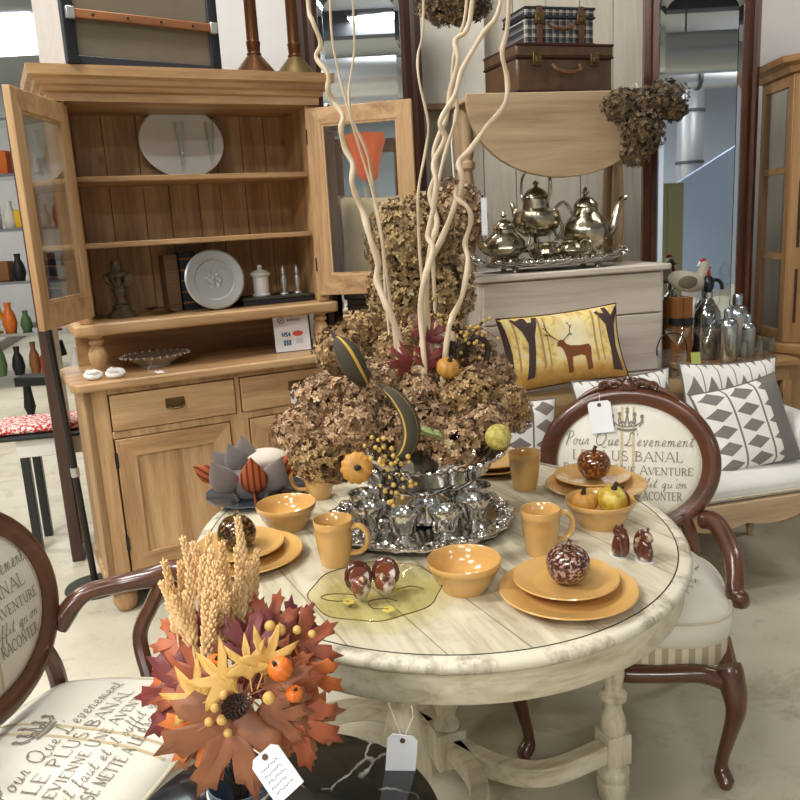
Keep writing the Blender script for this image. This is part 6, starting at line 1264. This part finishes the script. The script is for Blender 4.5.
t2 = M().tube(cat([tuple(V(px, py, 2.0) - V(488, 372, 2.0)) for px, py in ((474, 385), (484, 366), (488, 348), (481, 338), (470, 342), (462, 356))], 5), .008, 8).build('bent_vine', 'cone_dark'); tag(t2, 'brown vine bent into an arch at the back of the flowers', 'vine'); t2.location = V(488, 372, 2.0)
q = M().lathe([(.001, .04), (.02, .043), (.036, .03), (.042, .01), (.036, .006), (.02, .02), (.001, .024)], 24).lathe([(.001, -.03), (.011, -.03), (.009, .02), (.001, .03)], 12)
o = q.build('dried_mushroom', 'pumpkin_tan' if False else 'willow', smooth=60); tag(o, 'pale dried mushroom standing behind the dark pine cone', 'mushroom'); put(o, V(440, 345, 1.97), rot=(.5, .2, 0))

# ================================================================== MARBLE SIDE TABLE WITH THE AUTUMN POSY
MZ = .58
m0_ = Vector((-.225, 1.09, 0)); MR = 1.205
mtb = thing('marble_side_table', 'small round side table with black white-veined marble top', 'table', m0_)
M().lathe([(.001, MZ - .02), (.24, MZ - .02), (.253, MZ - .014), (.256, MZ - .004), (.25, MZ), (.001, MZ)], 80).build('marble_top', 'marble_black', mtb, smooth=40)
M().lathe([(.245, MZ - .034), (.2575, MZ - .034), (.2585, MZ - .022), (.255, MZ - .0205), (.24, MZ - .0205)], 72).build('brass_rim', 'gold_edge', mtb, smooth=40)
M().lathe([(.001, .05), (.03, .05), (.024, .1), (.03, .3), (.022, .42), (.04, .5), (.06, MZ - .022), (.001, MZ - .022)], 24).build('pedestal', 'dark_wood_z', mtb)
for k in range(3):
    a = k * 2 * PI / 3 + .5; c_, s_ = math.cos(a), math.sin(a); M().tube(cat([(.01 * c_, .01 * s_, .12), (.09 * c_, .09 * s_, .09), (.16 * c_, .16 * s_, .0)], 4), .018, 8).build('foot', 'dark_wood_z', mtb)
vz = P(246, 838, MZ + .001)
vs_ = thing('metal_vase', 'blue-grey metal vase holding the autumn posy on the marble table', 'vase', vz)
M().lathe([(.001, .0), (.038, 0), (.042, .004), (.046, .08), (.05, .105), (.0475, .105), (.043, .08), (.04, .008), (.001, .006)], 36).build('body', 'galvanized', vs_)
q = M().tube([(.049 * math.cos(2 * PI * k / 40), .049 * math.sin(2 * PI * k / 40), .09) for k in range(40)], .0022, 6, None, True)
q.tube(cat([(.02, -.047, .092), (.024, -.054, .07), (.02, -.052, .03), (.026, -.05, .004)], 4), .0022, 5).tube(cat([(.026, -.046, .092), (.036, -.05, .07), (.04, -.046, .05)], 4), .002, 5); q.build('ribbon', 'string', vs_)
po = thing('autumn_posy', 'autumn posy of wheat, maple leaves, mini pumpkins and berries in the metal vase', 'flower arrangement', vz + Vector((0, 0, .092)))
PO = po.location.copy()
wr = random.Random(3)
def wheat_m(seed, ln=.085):
    r = random.Random(seed); q = M(); n_ = 12
    for k in range(n_):
        z = ln * k / n_; rr = .0050 * (1 - .45 * (k / n_))
        for j in range(4):
            a = j * PI / 2 + (k % 2) * PI / 4; c = (rr * math.cos(a), rr * math.sin(a), z)
            mt_ = Matrix.Rotation(.35 * -math.sin(a) * 1, 3, 'X') @ Matrix.Rotation(.35 * math.cos(a), 3, 'Y')
            q.ball(c, .0031 * (1.1 - .4 * k / n_), 6, 4, (1, 1, 2.3), 0, mt_)
    q.tube([(0, 0, -.16), (0, 0, 0), (0, 0, ln)], [.0014, .0016, .0012], 5); return q
wm = [wheat_m(s_, .075 + .012 * s_) for s_ in range(3)]
wo = [None] * 3
WH = [(237, 515, 1.10), (182, 535, 1.08), (163, 558, 1.05), (160, 580, 1.03), (196, 545, 1.10), (210, 530, 1.12), (203, 555, 1.05), (222, 540, 1.07), (215, 560, 1.03), (250, 560, 1.08), (238, 575, 1.04), (188, 570, 1.02), (172, 595, 1.00), (228, 590, 1.02), (205, 590, 1.0), (245, 585, 1.06), (192, 540, 1.13), (226, 556, 1.11), (180, 560, 1.08), (166, 600, 1.03), (215, 600, .99), (257, 548, 1.1), (200, 575, 1.05), (236, 545, 1.06), (185, 590, 1.02), (168, 570, 1.07), (212, 545, 1.04), (222, 575, 1.02)]
for i, (px, py, Y) in enumerate(WH):
    tip = V(px, py, Y) - PO; base = Vector(((tip.x) * .25 + .0, tip.y * .25, .0)); d = (tip - base).normalized(); k = i % 3; ln = .075 + .012 * k
    if wo[k] is None: o = wm[k].build('wheat_ear', 'wheat', po, smooth=80); wo[k] = o
    else: o = wo[k].copy(); C.objects.link(o)
    d = (d + Vector((wr.uniform(-.22, .22), wr.uniform(-.15, .15), 0))).normalized(); o.location = tip - d * ln; o.rotation_euler = d.to_track_quat('Z', 'Y').to_euler()
lms = {}
def posy_leaf(px, py, Y, size, rot, mat, shape=MAPLE, seed=0, name='maple_leaf'):
    key = (mat, id(shape), seed % 3)
    if key not in lms:
        lms[key] = leaf_mesh(shape, .1, .5, .22, 30 + seed).build(name, mat, po, solid=.0008); o = lms[key]
    else: o = lms[key].copy(); C.objects.link(o)
    o.location = V(px, py, Y) - PO; o.rotation_euler = (Matrix.Rotation(math.radians(rot[0]), 3, 'X') @ Matrix.Rotation(math.radians(rot[1]), 3, 'Y') @ Matrix.Rotation(math.radians(rot[2]), 3, 'Z')).to_euler(); o.scale = (size / .1,) * 3
# leaf: base pixel, depth, size; rotation: x tilts the face to the viewer, z turns it
LV = [(246, 694, .95, .150, (68, 6, 152), 'leaf_brown', 0), (250, 700, .975, .135, (60, -8, 118), 'leaf_rust', 1), (218, 694, 1.00, .115, (60, -10, 62), 'leaf_rust', 2), (205, 690, 1.02, .11, (55, 0, 92), 'leaf_burgundy', 0),
      (286, 700, .955, .105, (68, 12, 198), 'leaf_rust', 0), (300, 660, 1.0, .085, (72, 20, 198), 'leaf_orange', 1), (285, 655, 1.04, .09, (62, 10, -62), 'leaf_rust', 2), (262, 668, 1.02, .09, (75, 20, -8), 'leaf_burgundy', 1), (262, 700, .955, .085, (66, 5, 205), 'leaf_brown', 2),
      (212, 645, 1.05, .095, (60, -15, 40), 'leaf_burgundy', 2), (240, 650, 1.07, .09, (70, 0, 5), 'leaf_brown', 1), (283, 640, 1.06, .07, (66, 10, -45), 'leaf_burgundy', 0), (222, 722, .98, .10, (58, -12, 98), 'leaf_brown', 1), (290, 712, .985, .085, (65, 10, 235), 'leaf_brown', 0), (215, 700, 1.0, .095, (60, -5, 150), 'leaf_rust', 1),
      (262, 690, .955, .075, (70, 0, -70), 'leaf_brown', 1), (258, 706, .945, .08, (68, 0, 228), 'leaf_brown', 0), (246, 672, .975, .09, (60, 0, -10), 'leaf_burgundy', 2), (270, 690, .965, .085, (66, 0, 250), 'leaf_rust', 1),
      (252, 700, .97, .09, (40, 0, -30), 'leaf_burgundy', 0), (240, 705, .97, .08, (45, 0, 30), 'leaf_brown', 2), (262, 684, .975, .08, (50, 0, -60), 'leaf_rust', 0), (185, 672, 1.04, .07, (58, -15, 75), 'leaf_orange', 0), (225, 680, 1.02, .09, (45, 0, 60), 'leaf_burgundy', 1), (265, 640, 1.05, .075, (70, 10, -20), 'leaf_rust', 0), (190, 650, 1.05, .075, (60, -15, 50), 'leaf_rust', 1), (222, 715, .965, .10, (66, -8, 128), 'leaf_orange', 2)]
for i, (px, py, Y, sz, rot, mat, sd) in enumerate(LV): posy_leaf(px, py, Y, sz, rot, mat, MAPLE, sd)
for i, (px, py, Y, sz, rot) in enumerate(((236, 692, .93, .08, (62, 0, 48)), (205, 712, .96, .08, (60, -10, 40)), (262, 676, .94, .07, (72, 10, -22)), (250, 680, .935, .06, (66, 0, 8)))): posy_leaf(px, py, Y, sz, rot, 'leaf_yellow', STAR, i % 2, 'pointed_leaf')
for i, (px, py, Y, r_) in enumerate(((287, 668, .94, .0165), (294, 692, .93, .0115), (216, 662, .97, .013))):
    pr2, md = ribbed(r_, 10, .95); o = M().lathe(pr2, 36, None, 0, 1, 1, md).build('mini_pumpkin', 'pumpkin_orange', po, smooth=80); o.location = V(px, py + 6, Y) - PO; o.rotation_euler = (.5, -.5 if i == 0 else .2, 0)
    M().tube([(0, 0, pr2[-1][1] - .002), (.002, 0, pr2[-1][1] + r_ * .4)], [r_ * .2, r_ * .14], 6).build('pumpkin_stem', 'stem_dark', o)
b0 = None
for i, (px, py, r_) in enumerate(((270, 626, .0075), (280, 630, .008), (272, 641, .006), (297, 630, .006), (269, 698, .0085), (222, 720, .007), (215, 708, .006), (228, 733, .006), (209, 722, .006), (312, 634, .0055), (224, 695, .006))):
    Yb = .92 if py > 680 else .98
    if b0 is None: o = b0 = M().ball((0, 0, 0), .007, 14, 10).build('berry', 'berry', po, smooth=80)
    else: o = b0.copy(); C.objects.link(o)
    o.location = V(px, py, Yb) - PO; o.scale = (r_ / .007,) * 3
for px, py, Y, r_ in ((236, 706, .905, .019), (277, 655, .97, .013)):
    o = cone_m(r_).build('pine_cone', 'cone_dark', po, smooth=0); o.location = V(px, py, Y) - PO; o.rotation_euler = (.9, .3, .5)
q = M()
for i in range(16): a = i * 2.4; q.tube([(0, 0, -.09), (.012 * math.cos(a), .012 * math.sin(a), .0), (.04 * math.cos(a), .04 * math.sin(a), .06)], .0018, 5)
q.build('stems', 'stem_dark', po)
t2 = price_tag('price_tag', 'handwritten white price tag tied to the metal vase on the marble table', V(262, 752, .905), (math.radians(-32), math.radians(-40), .1), .046, .062, .3, 9)
M().tube(cat([(0, 0, -.008), (-.012, .01, .01), (-.02, .03, .02)], 4), .001, 5).build('string', 'string', t2)

# ================================================================== AT THE HUTCH'S OUTER SIDE
sp2 = P(96, 588, 0)
fs2 = thing('iron_floor_stand', 'black iron pole with round base standing beside the hutch', 'stand', (sp2.x, sp2.y, 0))
M().lathe([(.001, 0), (.125, 0), (.13, .008), (.125, .018), (.03, .024), (.022, .04), (.001, .04)], 40).build('base', 'iron_green', fs2)
M().tube([(0, 0, .03), (-.02, .0, .62), (-.045, 0, 1.2)], .014, 10).build('pole', 'iron', fs2); M().tube([(-.016, 0, .52), (-.0175, 0, .56)], .018, 10).build('collar', 'pewter_plain', fs2)
M().tube([(-.045, 0, 1.19), (-.05, 0, 1.23)], .02, 10).build('cap', 'iron', fs2)
bp_ = P(84, 562, 0)
bd = thing('leaning_wood_frame', 'tall narrow dark wood frame standing edge-on between the hutch and the bench', 'frame', (bp_.x - .03, bp_.y + .02, 0), .3)
M().box(-.03, .025, -.012, .24, 0, 2.05).build('frame_board', 'dark_wood_z', bd, .006); M().box(.0255, .032, .01, .22, .08, 1.97).build('backing', 'honey_z', bd)
bn = thing('patterned_bench', 'small bench with red and white cushion on the open floor beyond the hutch', 'bench', V(22, 440, 3.9) * 1, .2); bn.location.z = 0
bz = V(35, 428, 3.9).z
q = M().box(-.12, .4, -.16, .16, bz - .03, bz + .0); q.build('seat_board', 'black_plastic', bn, .015)
speckle('red_white_print', (186, 50, 46), (230, 224, 216), 60, .52, .8, 0)
M().box(-.11, .39, -.15, .15, bz + .001, bz + .04).build('cushion', 'red_white_print', bn, .02)
diamonds('black_white_check', 2., 2.)
M().box(.0, .38, -.13, .13, bz - .12, bz - .031).build('apron', 'toy_white', bn, .004)
q = M()
for k in range(4): q.ball((.04 + .1 * k, -.131, bz - .075), .02, 8, 6, (1, .12, 1))
q.build('dotted_trim', 'black_plastic', bn) if False else None
for x_, y in ((.03, -.11), (.35, -.11), (.03, .11), (.35, .11)): M().box(x_ - .02, x_ + .02, y - .02, y + .02, 0, bz - .12).build('leg', 'black_plastic', bn, .003)
# far display of goods beyond the hutch: a low plinth, shelves and stock
pe = [P(-60, 378, .12), P(44, 318, .12)]
d = (pe[1] - pe[0]); a = math.atan2(d.y, d.x); ln = d.length
pp = thing('display_plinth', 'low grey display plinth with wooden edge far behind the hutch', 'plinth', (pe[0].x, pe[0].y, 0), a)
M().box(-1.5, ln - .6, .06, 1.2, 0, .11).build('deck', 'concrete', pp); M().box(-1.5, ln - .6, .0, .06, 0, .125).build('wood_edge', 'dark_wood_x', pp)
def far(px, py, Y): return V(px, py, Y)
fr_ = random.Random(8)
sh_ = thing('stock_shelf', 'tall open stock shelf full of goods in the far part of the shop', 'shelf', far(-8, 300, 8.6)); sh_.location.z = .111
sx = M()
for x_ in (-1.2, .9): M().box(x_, x_ + .06, 0, .5, 0, 2.75).build('upright', 'beam_dark', sh_)
for k, z in enumerate((.45, 1.0, 1.55, 2.1, 2.65)): M().box(-1.2, .96, 0, .5, z, z + .03).build('board', 'steel', sh_)
cols = ['toy_yellow', 'toy_white', 'toy_red', 'toy_green', 'white_glaze', 'book_brown', 'toy_white', 'copper', 'iron', 'orange_glass_glow' if False else 'pumpkin_orange', 'steel']
for i in range(60):
    x_ = -1.08 + (i % 12) * .165 + fr_.uniform(-.015, .015); z = (.111, .591, 1.141, 1.691, 2.241)[i // 12] + .0005; k = fr_.random(); hh = fr_.uniform(.2, .4); r_ = fr_.uniform(.06, .08); m_ = cols[fr_.randrange(len(cols))]
    if k < .5: q = M().lathe([(.001, 0), (r_ * .7, 0), (r_, hh * .3), (r_ * .8, hh * .6), (r_ * .4, hh * .8), (r_ * .5, hh), (.001, hh)], 16); nm = 'jug'
    elif k < .75: q = M().lathe([(.001, 0), (r_ * .5, 0), (r_ * .6, hh * .05), (r_ * .2, hh * .1), (r_ * .2, hh * .5), (r_, hh * .55), (r_ * .6, hh), (.001, hh)], 16); nm = 'lamp'
    else: q = M().box(-r_, r_, -r_, r_, 0, hh * .7); nm = 'box'
    o = q.build('stock_' + nm, m_, bev=.01 if nm == 'box' else 0); tag(o, 'small item of mixed stock standing on the far shop shelf', nm, 'stock on the far shelf'); o.location = Vector((sh_.location.x + x_, sh_.location.y + .2 + fr_.uniform(-.06, .06), z))
ty = far(22, 280, 6.9); ty = thing('black_stool', 'black wooden stool standing on the open floor near the far plinth edge', 'stool', (ty.x, ty.y, .0)); M().box(-.16, .18, -.1, .1, .32, .4).build('seat', 'iron', ty, .01)
for x_ in (-.1, .12): M().lathe([(.001, 0), (.05, 0), (.05, .03), (.03, .06), (.05, .12), (.04, .2), (.03, .32), (.001, .32)], 16, Matrix.Translation((x_, 0, 0))).build('leg', 'iron', ty)
